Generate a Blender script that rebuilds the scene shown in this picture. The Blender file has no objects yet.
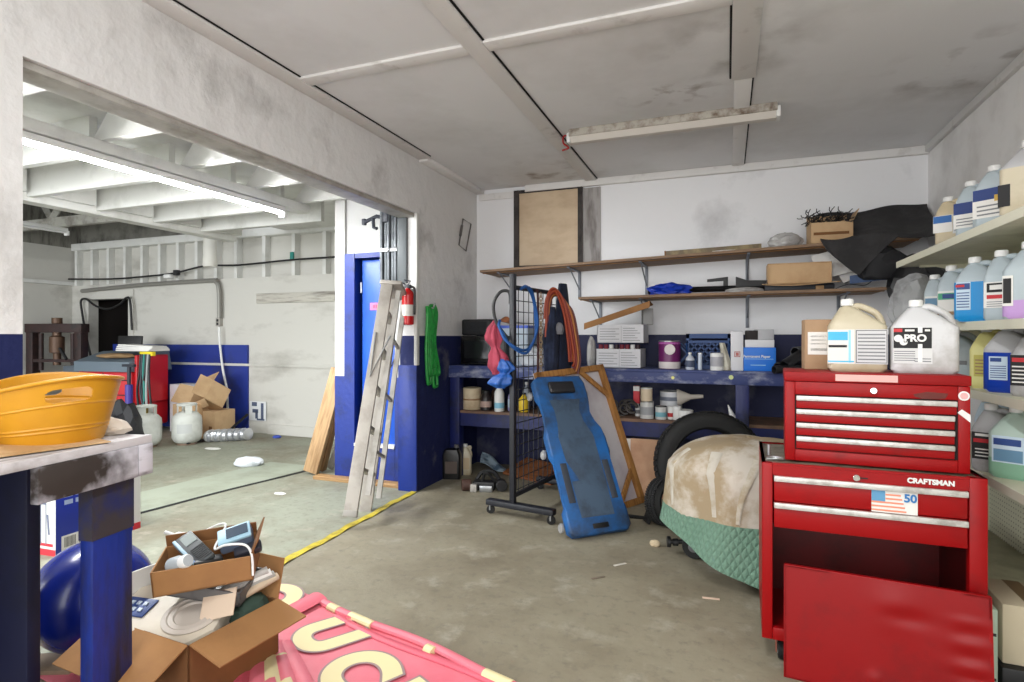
import bpy, bmesh, math, random
from mathutils import Vector, Matrix, Euler

SC = bpy.context.scene
COL = SC.collection
PI = math.pi

# ------------------------------------------------------------------ camera, world, lights, exposure
YAW, F, HZ, EYE = math.radians(20.7), 570.0, 337.0, 1.2
cam = bpy.data.objects.new('camera', bpy.data.cameras.new('camera'))
COL.objects.link(cam)
cam.location = (0, 0, EYE)
cam.rotation_euler = (PI / 2, 0, YAW)
cam.data.sensor_width = 36
cam.data.lens = F / 1024 * 36
cam.data.shift_y = -4 / 1024
cam.data.clip_start = 0.02
SC.camera = cam

SC.view_settings.view_transform = 'Standard'
SC.view_settings.look = 'None'
SC.view_settings.gamma = 1
SC.view_settings.use_curve_mapping = False
SC.view_settings.exposure = 0.48

world = bpy.data.worlds.new('daylight')
SC.world = world
world.use_nodes = True
world.node_tree.nodes['Background'].inputs[0].default_value = (0.92, 0.96, 1.0, 1)
world.node_tree.nodes['Background'].inputs[1].default_value = 1.25


def area_light(name, loc, rot, sx, sy, power, col=(1, 1, 1)):
    l = bpy.data.lights.new(name, 'AREA')
    l.shape, l.size, l.size_y, l.energy, l.color = 'RECTANGLE', sx, sy, power, col
    o = bpy.data.objects.new(name, l)
    COL.objects.link(o)
    o.location, o.rotation_euler = loc, rot
    return o


# added fill lights at the open, unseen ends of both bays
area_light('bay_fill_light', (-0.4, -1.7, 1.5), (math.radians(88), 0, 0), 3.4, 2.2, 55, (1.0, 0.98, 0.95))
area_light('side_bay_fill_light', (-6.0, -2.6, 1.6), (math.radians(85), 0, 0), 5.5, 2.6, 260, (0.95, 0.98, 1.0))


def at(u, v, X=None, Y=None, Z=None, d=None):
    """the point of the place seen at picture position u, v on the plane X, Y or Z = const, or at depth d"""
    xn, yn = (u - 512) / F, (HZ - v) / F
    dx = -math.sin(YAW) + math.cos(YAW) * xn
    dy = math.cos(YAW) + math.sin(YAW) * xn
    if X is not None: t = X / dx
    elif Y is not None: t = Y / dy
    elif Z is not None: t = (Z - EYE) / yn
    else: t = d
    return Vector((dx * t, dy * t, EYE + yn * t))


# ------------------------------------------------------------------ materials
def lin(c):
    def f(x):
        x /= 255
        return x / 12.92 if x <= 0.04045 else ((x + 0.055) / 1.055) ** 2.4
    return (f(c[0]), f(c[1]), f(c[2]), 1)


MATS = {}


def M(name, col, rough=0.6, metal=0.0, col2=None, scale=6.0, lo=0.45, hi=0.65, bump=0.0, bscale=None, stretch=(1, 1, 1),
      emit=0, alpha=1.0, trans=0.0, coat=0.0, spec=0.5, top=None, split=None, detail=6):
    """procedural paint / wood / plastic; col2 = worn or dirty colour mixed in by noise; top/split = second paint above z=split"""
    if name in MATS: return MATS[name]
    m = bpy.data.materials.new(name)
    MATS[name] = m
    m.use_nodes = True
    nt = m.node_tree
    N, L = nt.nodes, nt.links
    b = N['Principled BSDF']
    b.inputs['Base Color'].default_value = lin(col)
    b.inputs['Roughness'].default_value = rough
    b.inputs['Metallic'].default_value = metal
    b.inputs['Specular IOR Level'].default_value = spec
    b.inputs['Alpha'].default_value = alpha
    b.inputs['Transmission Weight'].default_value = trans
    b.inputs['Coat Weight'].default_value = coat
    if emit:
        b.inputs['Emission Color'].default_value = lin(col)
        b.inputs['Emission Strength'].default_value = emit
    if col2 or bump or split is not None:
        tc = N.new('ShaderNodeTexCoord')
        mp = N.new('ShaderNodeMapping')
        mp.inputs['Scale'].default_value = stretch
        L.new(tc.outputs['Object'], mp.inputs['Vector'])
        base = None
        if split is not None:
            sx = N.new('ShaderNodeSeparateXYZ'); L.new(tc.outputs['Object'], sx.inputs[0])
            gt = N.new('ShaderNodeMath'); gt.operation = 'GREATER_THAN'; gt.inputs[1].default_value = split
            L.new(sx.outputs['Z'], gt.inputs[0])
            mx = N.new('ShaderNodeMix'); mx.data_type = 'RGBA'
            mx.inputs['A'].default_value = lin(col); mx.inputs['B'].default_value = lin(top)
            L.new(gt.outputs[0], mx.inputs['Factor'])
            base = mx.outputs['Result']
            L.new(base, b.inputs['Base Color'])
        if col2:
            nz = N.new('ShaderNodeTexNoise'); nz.inputs['Scale'].default_value = scale; nz.inputs['Detail'].default_value = detail
            nz.inputs['Roughness'].default_value = 0.62
            L.new(mp.outputs[0], nz.inputs['Vector'])
            mr = N.new('ShaderNodeMapRange'); mr.inputs['From Min'].default_value = lo; mr.inputs['From Max'].default_value = hi
            L.new(nz.outputs['Fac'], mr.inputs['Value'])
            m2 = N.new('ShaderNodeMix'); m2.data_type = 'RGBA'
            m2.inputs['A'].default_value = lin(col); m2.inputs['B'].default_value = lin(col2)
            if base: L.new(base, m2.inputs['A'])
            L.new(mr.outputs[0], m2.inputs['Factor'])
            L.new(m2.outputs['Result'], b.inputs['Base Color'])
        if bump:
            n3 = N.new('ShaderNodeTexNoise'); n3.inputs['Scale'].default_value = bscale or scale * 3; n3.inputs['Detail'].default_value = 8
            L.new(mp.outputs[0], n3.inputs['Vector'])
            bp = N.new('ShaderNodeBump'); bp.inputs['Strength'].default_value = bump; bp.inputs['Distance'].default_value = 0.02
            L.new(n3.outputs['Fac'], bp.inputs['Height'])
            L.new(bp.outputs[0], b.inputs['Normal'])
    return m


# ------------------------------------------------------------------ mesh builder
class MB:
    def __init__(self): self.bm = bmesh.new()

    def _x(self, vs, m):
        if m is not None:
            for v in vs: v.co = m @ v.co

    def box(self, c, s, rot=None, b=0.0, m=None, seg=2):
        mt = Matrix.Translation(c) @ (Euler(rot).to_matrix().to_4x4() if rot else Matrix()) @ Matrix.Diagonal((s[0], s[1], s[2], 1))
        r = bmesh.ops.create_cube(self.bm, size=1, matrix=mt)
        vs = r['verts']
        self._x(vs, m)
        if b:
            es = list({e for v in vs for e in v.link_edges})
            bmesh.ops.bevel(self.bm, geom=es, offset=min(b, min(s) * 0.45), segments=seg, affect='EDGES', profile=0.5)
        return self

    def span(self, a, bb, b=0.0):
        a, bb = Vector(a), Vector(bb)
        s = bb - a
        return self.box((a + bb) / 2, (abs(s.x), abs(s.y), abs(s.z)), b=b)

    def rings(self, rings, m=None, caps=True, closed=False):
        """loft through rings of equal length (lists of 3-D points)"""
        R = [[self.bm.verts.new(p) for p in r] for r in rings]
        n = len(R[0])
        pairs = list(zip(R, R[1:])) + ([(R[-1], R[0])] if closed else [])
        for a, b in pairs:
            for i in range(n):
                j = (i + 1) % n
                try: self.bm.faces.new((a[i], a[j], b[j], b[i]))
                except ValueError: pass
        if caps and not closed:
            self.bm.faces.new(R[0][::-1]); self.bm.faces.new(R[-1])
        self._x([v for r in R for v in r], m)
        return self

    def lathe(self, prof, n=28, m=None, caps=True):
        return self.rings([[(r * math.cos(2 * PI * i / n), r * math.sin(2 * PI * i / n), z) for i in range(n)] for r, z in prof], m, caps)

    def cyl(self, c, r, h, r2=None, n=20, rot=None, m=None):
        mt = Matrix.Translation(c) @ (Euler(rot).to_matrix().to_4x4() if rot else Matrix())
        if m is not None: mt = m @ mt
        r2 = r if r2 is None else r2
        e = min(r, r2, h) * 0.12
        return self.lathe([(r - e, -h / 2), (r, -h / 2 + e), (r2, h / 2 - e), (r2 - e, h / 2)], n, mt)

    def rod(self, a, b, r, n=10, r2=None):
        return self.tube([a, b], r, n, r2=r2)

    def tube(self, pts, r, n=8, closed=False, m=None, r2=None, flat=1.0):
        pts = [Vector(p) for p in pts]
        if not closed and 4 <= len(pts) <= 16:          # round the corners (Catmull-Rom)
            q = [pts[0]] + pts + [pts[-1]]
            out = []
            for i in range(1, len(q) - 2):
                p0, p1, p2, p3 = q[i - 1:i + 3]
                for s_ in range(6):
                    t = s_ / 6
                    out.append(0.5 * ((2 * p1) + (p2 - p0) * t + (2 * p0 - 5 * p1 + 4 * p2 - p3) * t * t + (3 * p1 - p0 - 3 * p2 + p3) * t ** 3))
            pts = out + [pts[-1]]
        k = len(pts)
        rings, up = [], None
        for i, p in enumerate(pts):
            a = pts[i - 1] if (i > 0 or closed) else p
            b = pts[(i + 1) % k] if (i < k - 1 or closed) else p
            t = (b - a).normalized() if (b - a).length > 1e-9 else Vector((0, 0, 1))
            if up is None:
                up = Vector((0, 0, 1)) if abs(t.z) < 0.9 else Vector((1, 0, 0))
            s = t.cross(up)
            if s.length < 1e-6: s = t.orthogonal()
            s.normalize(); up = s.cross(t).normalized()
            rr = r if r2 is None else r + (r2 - r) * i / max(1, k - 1)
            rings.append([p + s * (rr * math.cos(2 * PI * j / n)) + up * (rr * flat * math.sin(2 * PI * j / n)) for j in range(n)])
        return self.rings(rings, m, True, closed)

    def prism(self, poly, h, m=None, b=0.0):
        """polygon in xy, extruded from z=0 to z=h"""
        lo = [self.bm.verts.new((x, y, 0)) for x, y in poly]
        f = self.bm.faces.new(lo)
        r = bmesh.ops.extrude_face_region(self.bm, geom=[f])
        up = [g for g in r['geom'] if isinstance(g, bmesh.types.BMVert)]
        for v in up: v.co.z += h
        vs = lo + up
        self._x(vs, m)
        if b:
            es = [e for e in {e for v in up for e in v.link_edges} if all(q in up for q in e.verts)]
            bmesh.ops.bevel(self.bm, geom=es, offset=b, segments=2, affect='EDGES', profile=0.5)
        return self

    def sheet(self, nx, ny, fn, th=0.002, m=None, off=None):
        """cloth or board: fn(s,t) -> point, s,t in 0..1; th thickness along its normal"""
        P = [[Vector(fn(i / nx, j / ny)) for j in range(ny + 1)] for i in range(nx + 1)]
        T = [[None] * (ny + 1) for _ in range(nx + 1)]
        B = [[None] * (ny + 1) for _ in range(nx + 1)]
        for i in range(nx + 1):
            for j in range(ny + 1):
                du = P[min(i + 1, nx)][j] - P[max(i - 1, 0)][j]
                dv = P[i][min(j + 1, ny)] - P[i][max(j - 1, 0)]
                nn = du.cross(dv)
                nn = nn.normalized() if nn.length > 1e-9 else Vector((0, 0, 1))
                T[i][j] = self.bm.verts.new(P[i][j]); B[i][j] = self.bm.verts.new(P[i][j] - nn * th)
        F_ = self.bm.faces.new
        for i in range(nx):
            for j in range(ny):
                F_((T[i][j], T[i + 1][j], T[i + 1][j + 1], T[i][j + 1]))
                F_((B[i][j], B[i][j + 1], B[i + 1][j + 1], B[i + 1][j]))
        for i in range(nx):
            F_((T[i][0], B[i][0], B[i + 1][0], T[i + 1][0])); F_((T[i][ny], T[i + 1][ny], B[i + 1][ny], B[i][ny]))
        for j in range(ny):
            F_((T[0][j], T[0][j + 1], B[0][j + 1], B[0][j])); F_((T[nx][j], B[nx][j], B[nx][j + 1], T[nx][j + 1]))
        self._x([v for R in (T, B) for r in R for v in r], m)
        return self

    def build(self, name, mat, parent=None, angle=38):
        me = bpy.data.meshes.new(name)
        bmesh.ops.recalc_face_normals(self.bm, faces=self.bm.faces)
        self.bm.to_mesh(me); self.bm.free()
        me.polygons.foreach_set('use_smooth', [True] * len(me.polygons))
        me.set_sharp_from_angle(angle=math.radians(angle))
        me.materials.append(mat)
        o = bpy.data.objects.new(name, me)
        COL.objects.link(o)
        if parent is not None: o.parent = parent
        return o


def tag(o, label, cat, group=None):
    o['label'] = label; o['category'] = cat
    if group: o['group'] = group
    return o


def thing(name, label, cat, loc=(0, 0, 0), rz=0.0, group=None, rot=None):
    o = bpy.data.objects.new(name, None)
    COL.objects.link(o)
    o.empty_display_size = 0.1
    o.location = loc
    o.rotation_euler = rot if rot is not None else (0, 0, rz)
    return tag(o, label, cat, group)


def solo(name, mb, mat, label, cat, loc=(0, 0, 0), rz=0.0, group=None, rot=None):
    o = mb.build(name, mat)
    o.location = loc
    o.rotation_euler = rot if rot is not None else (0, 0, rz)
    return tag(o, label, cat, group)


def struct(name, mb, mat, parent=None):
    o = mb.build(name, mat, parent)
    if parent is None: o['kind'] = 'structure'
    return o


def frame_obj(o, origin, xa, ya, za):
    """orient an object by three axes"""
    m = Matrix((xa, ya, za)).transposed().to_4x4()
    m.translation = origin
    o.matrix_world = m
    return o


def text(name, s, size, mat, parent, loc, rot=(PI / 2, 0, 0), ext=0.0006, bold=0.0, align='CENTER', sx=1.0, spacing=1.0):
    c = bpy.data.curves.new(name, 'FONT')
    c.body, c.size, c.extrude, c.offset, c.align_x, c.align_y, c.space_character = s, size, ext, bold, align, 'CENTER', spacing
    tmp = bpy.data.objects.new(name, c)
    me = bpy.data.meshes.new_from_object(tmp)
    bpy.data.objects.remove(tmp); bpy.data.curves.remove(c)
    me.materials.clear(); me.materials.append(mat)
    o = bpy.data.objects.new(name, me)
    COL.objects.link(o)
    o.parent = parent
    o.location, o.rotation_euler = loc, rot
    o.scale = (sx, 1, 1)
    return o


def rr(hx, hy, r, z, cx=0.0, cy=0.0, k=4):
    """rounded-rectangle ring"""
    r = min(r, hx * 0.98, hy * 0.98)
    out = []
    for qx, qy, a0 in ((1, 1, 0), (-1, 1, 90), (-1, -1, 180), (1, -1, 270)):
        for i in range(k + 1):
            a = math.radians(a0 + 90 * i / k)
            out.append((cx + qx * (hx - r) + r * math.cos(a), cy + qy * (hy - r) + r * math.sin(a), z))
    return out


RND = random.Random(7)

# ------------------------------------------------------------------ the paint and stuff of the place
WHITE = M('white_wall_paint', (242, 241, 240), 0.75, col2=(206, 203, 200), scale=1.6, lo=0.5, hi=0.8, bump=0.15, bscale=14)
BACKPAINT = M('two_tone_back_wall_paint', (10, 18, 66), 0.6, top=(234, 234, 236), split=1.22, col2=(150, 148, 150), scale=1.3, lo=0.58, hi=0.95, bump=0.12, bscale=20)
PLASTER = M('rough_plaster_two_tone', (8, 22, 76), 0.8, top=(220, 219, 218), split=1.21, col2=(150, 147, 144), scale=2.2, lo=0.55, hi=0.85, bump=0.7, bscale=9)
FARPAINT = M('grimy_white_paint', (196, 194, 187), 0.8, col2=(150, 146, 138), scale=1.7, lo=0.52, hi=0.78, bump=0.2, bscale=9, stretch=(0.6, 1, 1.4))
BLUE = M('royal_blue_paint', (10, 42, 128), 0.45, col2=(12, 26, 74), scale=5, lo=0.5, hi=0.75, bump=0.15, bscale=20)
NAVY = M('navy_bench_paint', (14, 26, 86), 0.5, col2=(14, 20, 48), scale=7, lo=0.45, hi=0.7, bump=0.15)
CEIL = M('dull_grey_ceiling_board', (226, 226, 227), 0.85, col2=(206, 205, 204), scale=1.1, lo=0.45, hi=0.75, bump=0.08, bscale=12)
BATTEN = M('ceiling_batten_paint', (226, 224, 222), 0.7, col2=(150, 142, 134), scale=5, lo=0.58, hi=0.9)
RAFTER = M('white_rafter_paint', (214, 214, 210), 0.7, col2=(176, 176, 170), scale=3, lo=0.5, hi=0.8)
DARKROOF = M('dark_roof_boards', (128, 126, 118), 0.85, col2=(84, 82, 76), scale=3, stretch=(1, 5, 1))
WOOD = M('pine_wood', (176, 140, 96), 0.6, col2=(128, 92, 56), scale=5, stretch=(1, 12, 12), lo=0.4, hi=0.7)
SHELFWOOD = M('old_plywood_shelf', (140, 112, 86), 0.7, col2=(112, 90, 72), scale=6, stretch=(1, 8, 8), lo=0.4, hi=0.7)
CARD = M('corrugated_cardboard', (156, 112, 68), 0.85, col2=(136, 96, 58), scale=4, lo=0.45, hi=0.7)
CARDL = M('pale_cardboard', (196, 164, 126), 0.85, col2=(178, 144, 106), scale=3)
CARDD = M('dark_cardboard', (122, 80, 42), 0.85, col2=(104, 68, 36), scale=3)
RED = M('red_enamel', (148, 5, 10), 0.4, col2=(120, 12, 14), scale=9, lo=0.55, hi=0.8, spec=0.25)
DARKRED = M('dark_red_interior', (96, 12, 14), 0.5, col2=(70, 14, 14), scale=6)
STEEL = M('brushed_steel', (176, 178, 180), 0.35, 0.85)
GALV = M('dull_aluminium', (176, 172, 166), 0.5, 0.35, col2=(150, 146, 138), scale=8)
CHROME = M('chrome', (220, 220, 220), 0.15, 1.0)
TRIMW = M('white_plastic', (226, 226, 224), 0.45)
BLACK = M('black_plastic', (20, 20, 22), 0.5)
RUBBER = M('black_rubber', (18, 18, 18), 0.75, bump=0.1, scale=20)
DARKSTEEL = M('dark_painted_steel', (38, 42, 54), 0.5, col2=(60, 60, 66), scale=20, lo=0.5, hi=0.8)
IRON = M('rusty_brown_iron', (52, 30, 28), 0.6, col2=(30, 20, 20), scale=10)
PAPER = M('white_paper', (226, 224, 220), 0.8)
INK = M('grey_print', (120, 122, 126), 0.8)
INKD = M('black_print', (28, 28, 30), 0.7)
HDPE = M('milky_plastic', (196, 196, 190), 0.38, col2=(176, 174, 166), scale=4)
# ================================================================== THE SETTING
XL, XR, YB, HC = -2.25, 1.38, 5.0, 2.6
WT = 0.15
Y0, Y1, ZH = 1.23, 3.87, 2.16        # the opening in the left wall


def concrete():
    m = bpy.data.materials.new('worn_concrete'); m.use_nodes = True
    N, L = m.node_tree.nodes, m.node_tree.links
    b = N['Principled BSDF']; b.inputs['Roughness'].default_value = 0.62
    tc = N.new('ShaderNodeTexCoord')

    def noise(sc, det, lo, hi, st=(1, 1, 1)):
        mp = N.new('ShaderNodeMapping'); mp.inputs['Scale'].default_value = st
        L.new(tc.outputs['Object'], mp.inputs[0])
        n = N.new('ShaderNodeTexNoise'); n.inputs['Scale'].default_value = sc; n.inputs['Detail'].default_value = det
        n.inputs['Roughness'].default_value = 0.65
        L.new(mp.outputs[0], n.inputs['Vector'])
        r = N.new('ShaderNodeMapRange'); r.inputs['From Min'].default_value = lo; r.inputs['From Max'].default_value = hi
        L.new(n.outputs['Fac'], r.inputs['Value'])
        return r.outputs[0]

    def mix(fac, a, bcol):
        x = N.new('ShaderNodeMix'); x.data_type = 'RGBA'
        for s, val in (('A', a), ('B', bcol)):
            if isinstance(val, tuple): x.inputs[s].default_value = val
            else: L.new(val, x.inputs[s])
        L.new(fac, x.inputs['Factor'])
        return x.outputs['Result']

    sx = N.new('ShaderNodeSeparateXYZ'); L.new(tc.outputs['Object'], sx.inputs[0])
    wide = N.new('ShaderNodeMapRange'); wide.inputs['From Min'].default_value = -2.2; wide.inputs['From Max'].default_value = -2.3
    L.new(sx.outputs['X'], wide.inputs['Value'])
    base = mix(wide.outputs[0], lin((140, 133, 114)), lin((142, 145, 129)))
    c = mix(noise(1.3, 8, 0.45, 0.72), base, lin((112, 102, 84)))
    c = mix(noise(5, 10, 0.55, 0.75), c, lin((164, 159, 144)))
    c = mix(noise(22, 8, 0.52, 0.85), c, lin((104, 98, 86)))
    L.new(c, b.inputs['Base Color'])
    bp = N.new('ShaderNodeBump'); bp.inputs['Strength'].default_value = 0.12; bp.inputs['Distance'].default_value = 0.01
    L.new(noise(30, 8, 0.2, 0.8), bp.inputs['Height']); L.new(bp.outputs[0], b.inputs['Normal'])
    rg = N.new('ShaderNodeMapRange'); rg.inputs['To Min'].default_value = 0.5; rg.inputs['To Max'].default_value = 0.8
    L.new(noise(3, 5, 0.3, 0.7), rg.inputs['Value']); L.new(rg.outputs[0], b.inputs['Roughness'])
    return m


struct('floor', MB().span((-10.2, -4, -0.1), (3, 7.2, 0)), concrete())


def stain_ceiling():
    """ceiling board with the brown water stain near the lamp"""
    m = CEIL
    N, L = m.node_tree.nodes, m.node_tree.links
    b = N['Principled BSDF']
    old = b.inputs['Base Color'].links[0].from_socket
    tc = N.new('ShaderNodeTexCoord')
    out = old
    for (px, py, r, colr, sc, st) in ((-0.30, 3.40, 0.34, (98, 74, 52), 9, 1.8), (0.0, 2.95, 0.5, (132, 126, 120), 3, 1.0), (1.2, 3.6, 0.5, (110, 98, 88), 4, 1.0), (-1.5, 4.7, 0.6, (128, 112, 100), 4, 1.0)):
        mp = N.new('ShaderNodeMapping'); mp.inputs['Location'].default_value = (-px, -py * st, -2.6); mp.inputs['Scale'].default_value = (1, st, 1)
        L.new(tc.outputs['Object'], mp.inputs[0])
        ln = N.new('ShaderNodeVectorMath'); ln.operation = 'LENGTH'; L.new(mp.outputs[0], ln.inputs[0])
        r1 = N.new('ShaderNodeMapRange'); r1.inputs['From Min'].default_value = r; r1.inputs['From Max'].default_value = 0
        L.new(ln.outputs['Value'], r1.inputs['Value'])
        nz = N.new('ShaderNodeTexNoise'); nz.inputs['Scale'].default_value = sc; nz.inputs['Detail'].default_value = 8
        L.new(tc.outputs['Object'], nz.inputs['Vector'])
        r2 = N.new('ShaderNodeMapRange'); r2.inputs['From Min'].default_value = 0.5; r2.inputs['From Max'].default_value = 0.68
        L.new(nz.outputs['Fac'], r2.inputs['Value'])
        mu = N.new('ShaderNodeMath'); mu.operation = 'MULTIPLY'; L.new(r1.outputs[0], mu.inputs[0]); L.new(r2.outputs[0], mu.inputs[1])
        mx = N.new('ShaderNodeMix'); mx.data_type = 'RGBA'; L.new(mu.outputs[0], mx.inputs['Factor']); L.new(out, mx.inputs['A']); mx.inputs['B'].default_value = lin(colr)
        out = mx.outputs['Result']
    L.new(out, b.inputs['Base Color'])


stain_ceiling()
struct('ceiling', MB().span((XL - WT, -1.8, HC), (XR + 0.1, YB + 0.1, HC + 0.12)), CEIL)
bw = MB()
bw.span((XL - WT, YB, 0), (XR + 0.1, YB + 0.12, HC))
struct('wall_back', bw, BACKPAINT)
lw = MB()
lw.span((XL - WT, -1.8, 0), (XL, Y0, HC))
lw.span((XL - WT, Y0, ZH), (XL, Y1, HC))
lw.span((XL - WT, Y1, 0), (XL, YB, HC))
struct('wall_left', lw, PLASTER)
struct('wall_right', MB().span((XR, -1.8, 0), (XR + 0.1, YB, HC)), WHITE)

# ceiling battens and edge trims
def trim(n, a, b, mat=BATTEN):
    return struct('trim_%d' % n, MB().span(a, b, b=0.004), mat)


trim(1, (-1.18, -1.8, HC - 0.018), (-1.08, 5.0, HC))
trim(2, (0.02, -1.8, HC - 0.018), (0.14, 3.3, HC))
trim(3, (0.035, 3.3, HC - 0.014), (0.125, 5.0, HC))
trim(4, (XL + 0.0, -1.8, HC - 0.02), (XL + 0.1, 3.9, HC))
trim(5, (XL + 0.0, 3.9, HC - 0.035), (XL + 0.08, 5.0, HC))
trim(6, (XL + 0.1, 2.46, HC - 0.016), (-1.18, 2.55, HC))
trim(7, (-1.08, 2.46, HC - 0.016), (0.02, 2.55, HC))
trim(8, (-1.75, 4.96, HC - 0.06), (XR - 0.0, 5.0, HC), BATTEN)
trim(9, (XR - 0.03, 0.5, HC - 0.05), (XR, 4.96, HC), BATTEN)
trim(10, (XL - WT - 0.01, Y1 - 0.015, 0.0), (XL + 0.004, Y1, 0.98), BLUE)
trim(11, (XL - 0.02, Y1 - 0.012, 0.98), (XL + 0.006, Y1 + 0.03, ZH), RAFTER)
trim(12, (XL - WT - 0.004, Y0, ZH - 0.03), (XL - 0.02, Y1, ZH), GALV)

GAP = M('batten_gap_shadow', (14, 13, 13), 0.9)  # black strips stand in for the shadow gaps beside the battens
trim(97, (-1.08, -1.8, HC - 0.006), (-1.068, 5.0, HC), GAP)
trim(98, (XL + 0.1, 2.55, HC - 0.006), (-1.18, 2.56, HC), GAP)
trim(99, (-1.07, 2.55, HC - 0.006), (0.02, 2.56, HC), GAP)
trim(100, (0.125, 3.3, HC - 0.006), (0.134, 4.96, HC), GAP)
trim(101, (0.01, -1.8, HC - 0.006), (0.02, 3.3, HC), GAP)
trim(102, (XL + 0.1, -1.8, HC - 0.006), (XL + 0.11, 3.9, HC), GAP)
# ---- the neighbouring bay
XF, YF = -9.0, 5.55
dx0, dx1, dzt = -8.62, -7.80, 1.74
fw = MB()
fw.span((XF, YF, 0), (dx0, YF + 0.12, 1.95))
fw.span((dx1, YF, 0), (-2.4, YF + 0.12, 1.95))
fw.span((dx0, YF, dzt), (dx1, YF + 0.12, 1.95))
struct('wall_far', fw, FARPAINT)
up = MB()
up.span((XF, YF + 0.09, 1.95), (-2.4, YF + 0.12, 2.5))
struct('wall_far_upper', up, FARPAINT)
struct('trim_13', MB().span((XF, YF - 0.02, 2.46), (-2.4, YF + 0.12, 2.56), b=0.004), RAFTER)
x = XF + 0.05
k = 14
while x < -2.5:
    struct('trim_%d' % k, MB().span((x, YF, 1.95), (x + 0.05, YF + 0.09, 2.46)), RAFTER)
    x += 0.34 if x < -6 else 0.46
    k += 1
struct('wall_far_side', MB().span((XF - 0.12, -2.4, 0), (XF, YF + 0.12, 2.5)), FARPAINT)
struct('wall_far_side_upper', MB().span((XF - 0.12, -2.4, 2.5), (XF, YF + 0.12, 3.3)), DARKROOF)
struct('trim_40', MB().span((XF, YF - 0.9, 1.95), (XF + 0.05, YF, 2.0)), RAFTER)
# dado boards on the far wall
DADO = M('blue_dado_boards', (22, 46, 132), 0.55, col2=(30, 40, 84), scale=2.4, lo=0.5, hi=0.75)
a = at(166, 345, Y=YF); b_ = at(249, 428, Y=YF)
struct('trim_41', MB().span((a.x - 1.0, YF - 0.02, 0.0), (b_.x, YF, 0.84)).span((a.x - 1.0, YF - 0.03, 0.86), (b_.x, YF, 1.1)), DADO)
struct('trim_42', MB().span((a.x - 1.0, YF - 0.034, 0.835), (b_.x + 1.6, YF, 0.865)), FARPAINT)
a = at(258, 297, Y=YF); b_ = at(336, 297, Y=YF)
struct('trim_43', MB().span((a.x, YF - 0.03, 1.62), (b_.x, YF, 1.74), b=0.004), M('weathered_batten', (186, 182, 172), 0.8, col2=(120, 114, 106), scale=7, stretch=(0.3, 1, 3)))
struct('baseboard_far', MB().span((b_.x - 1.0, YF - 0.03, 0.0), (-3.12, YF, 0.12)), FARPAINT)
# the dark opening in the far wall; near-black walls stand in for the unlit room
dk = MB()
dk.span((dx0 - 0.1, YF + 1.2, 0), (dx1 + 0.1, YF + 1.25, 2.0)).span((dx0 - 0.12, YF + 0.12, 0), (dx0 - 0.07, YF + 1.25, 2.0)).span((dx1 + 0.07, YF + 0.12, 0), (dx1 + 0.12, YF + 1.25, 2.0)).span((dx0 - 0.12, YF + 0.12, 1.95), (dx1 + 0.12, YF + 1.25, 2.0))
struct('wall_store_room', dk, M('unlit_store_dark', (40, 34, 32), 0.9))
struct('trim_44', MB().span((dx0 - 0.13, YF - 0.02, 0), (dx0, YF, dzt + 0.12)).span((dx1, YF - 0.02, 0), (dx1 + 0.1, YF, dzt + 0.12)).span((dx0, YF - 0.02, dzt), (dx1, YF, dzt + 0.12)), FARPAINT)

# low white ceiling with joists between the header, the lamp beam and the far beam
struct('ceiling_boards', MB().span((-5.05, -2.0, 2.5), (XL - WT, YF + 0.1, 2.54)), RAFTER)
struct('beam_middle', MB().span((-3.5, -2.0, 2.27), (-3.38, 4.0, 2.34), b=0.01), RAFTER)
struct('beam_outer', MB().span((-5.14, -2.0, 2.24), (-5.0, 4.75, 2.54), b=0.005), RAFTER)
k = 45
for yy in (1.08, 1.66, 2.24, 2.80, 3.36, 3.88):
    m = MB()
    poly = [(-3.46, 2.34), (-2.41, 2.34), (-2.41, 2.5), (-3.32, 2.5)]
    m.prism([(p[0], p[1]) for p in poly], 0.045, Matrix.Translation((0, yy + 0.045, 0)) @ Matrix.Rotation(PI / 2, 4, 'X'))
    struct('trim_%d' % k, m, RAFTER); k += 1
    struct('trim_%d' % k, MB().span((-2.95, yy + 0.05, 2.4), (-2.9, yy + 0.55, 2.5)), RAFTER); k += 1
for yy in (1.22, 1.73, 2.25, 2.76, 3.27, 3.78, 4.29):
    struct('trim_%d' % k, MB().span((-5.0, yy, 2.27), (-3.5, yy + 0.045, 2.5)), RAFTER); k += 1
    struct('trim_%d' % k, MB().span((-4.99, yy + 0.06, 2.3), (-4.95, yy + 0.48, 2.5)), RAFTER); k += 1
struct('roof', MB().span((XF - 0.12, -2.4, 3.25), (-5.0, YF + 0.2, 3.3)), DARKROOF)
for yy in (1.0, 2.2, 3.4, 4.6):
    m = MB()
    m.span((XF, yy, 2.56), (-5.1, yy + 0.06, 2.68))
    for q in range(4):
        xa = XF + 0.1 + q * 1.0
        m.rod((xa, yy + 0.03, 2.66), (xa + 0.55, yy + 0.03, 3.24), 0.045, 4)
        m.rod((xa + 0.55, yy + 0.03, 3.24), (xa + 1.0, yy + 0.03, 2.66), 0.045, 4)
    struct('trim_%d' % k, m, M('grey_truss_paint', (170, 168, 160), 0.8, col2=(120, 116, 108), scale=5)); k += 1
struct('wall_gable', MB().span((XF, YF + 0.12, 2.5), (-2.4, YF + 0.2, 3.3)), DARKROOF)

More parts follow.
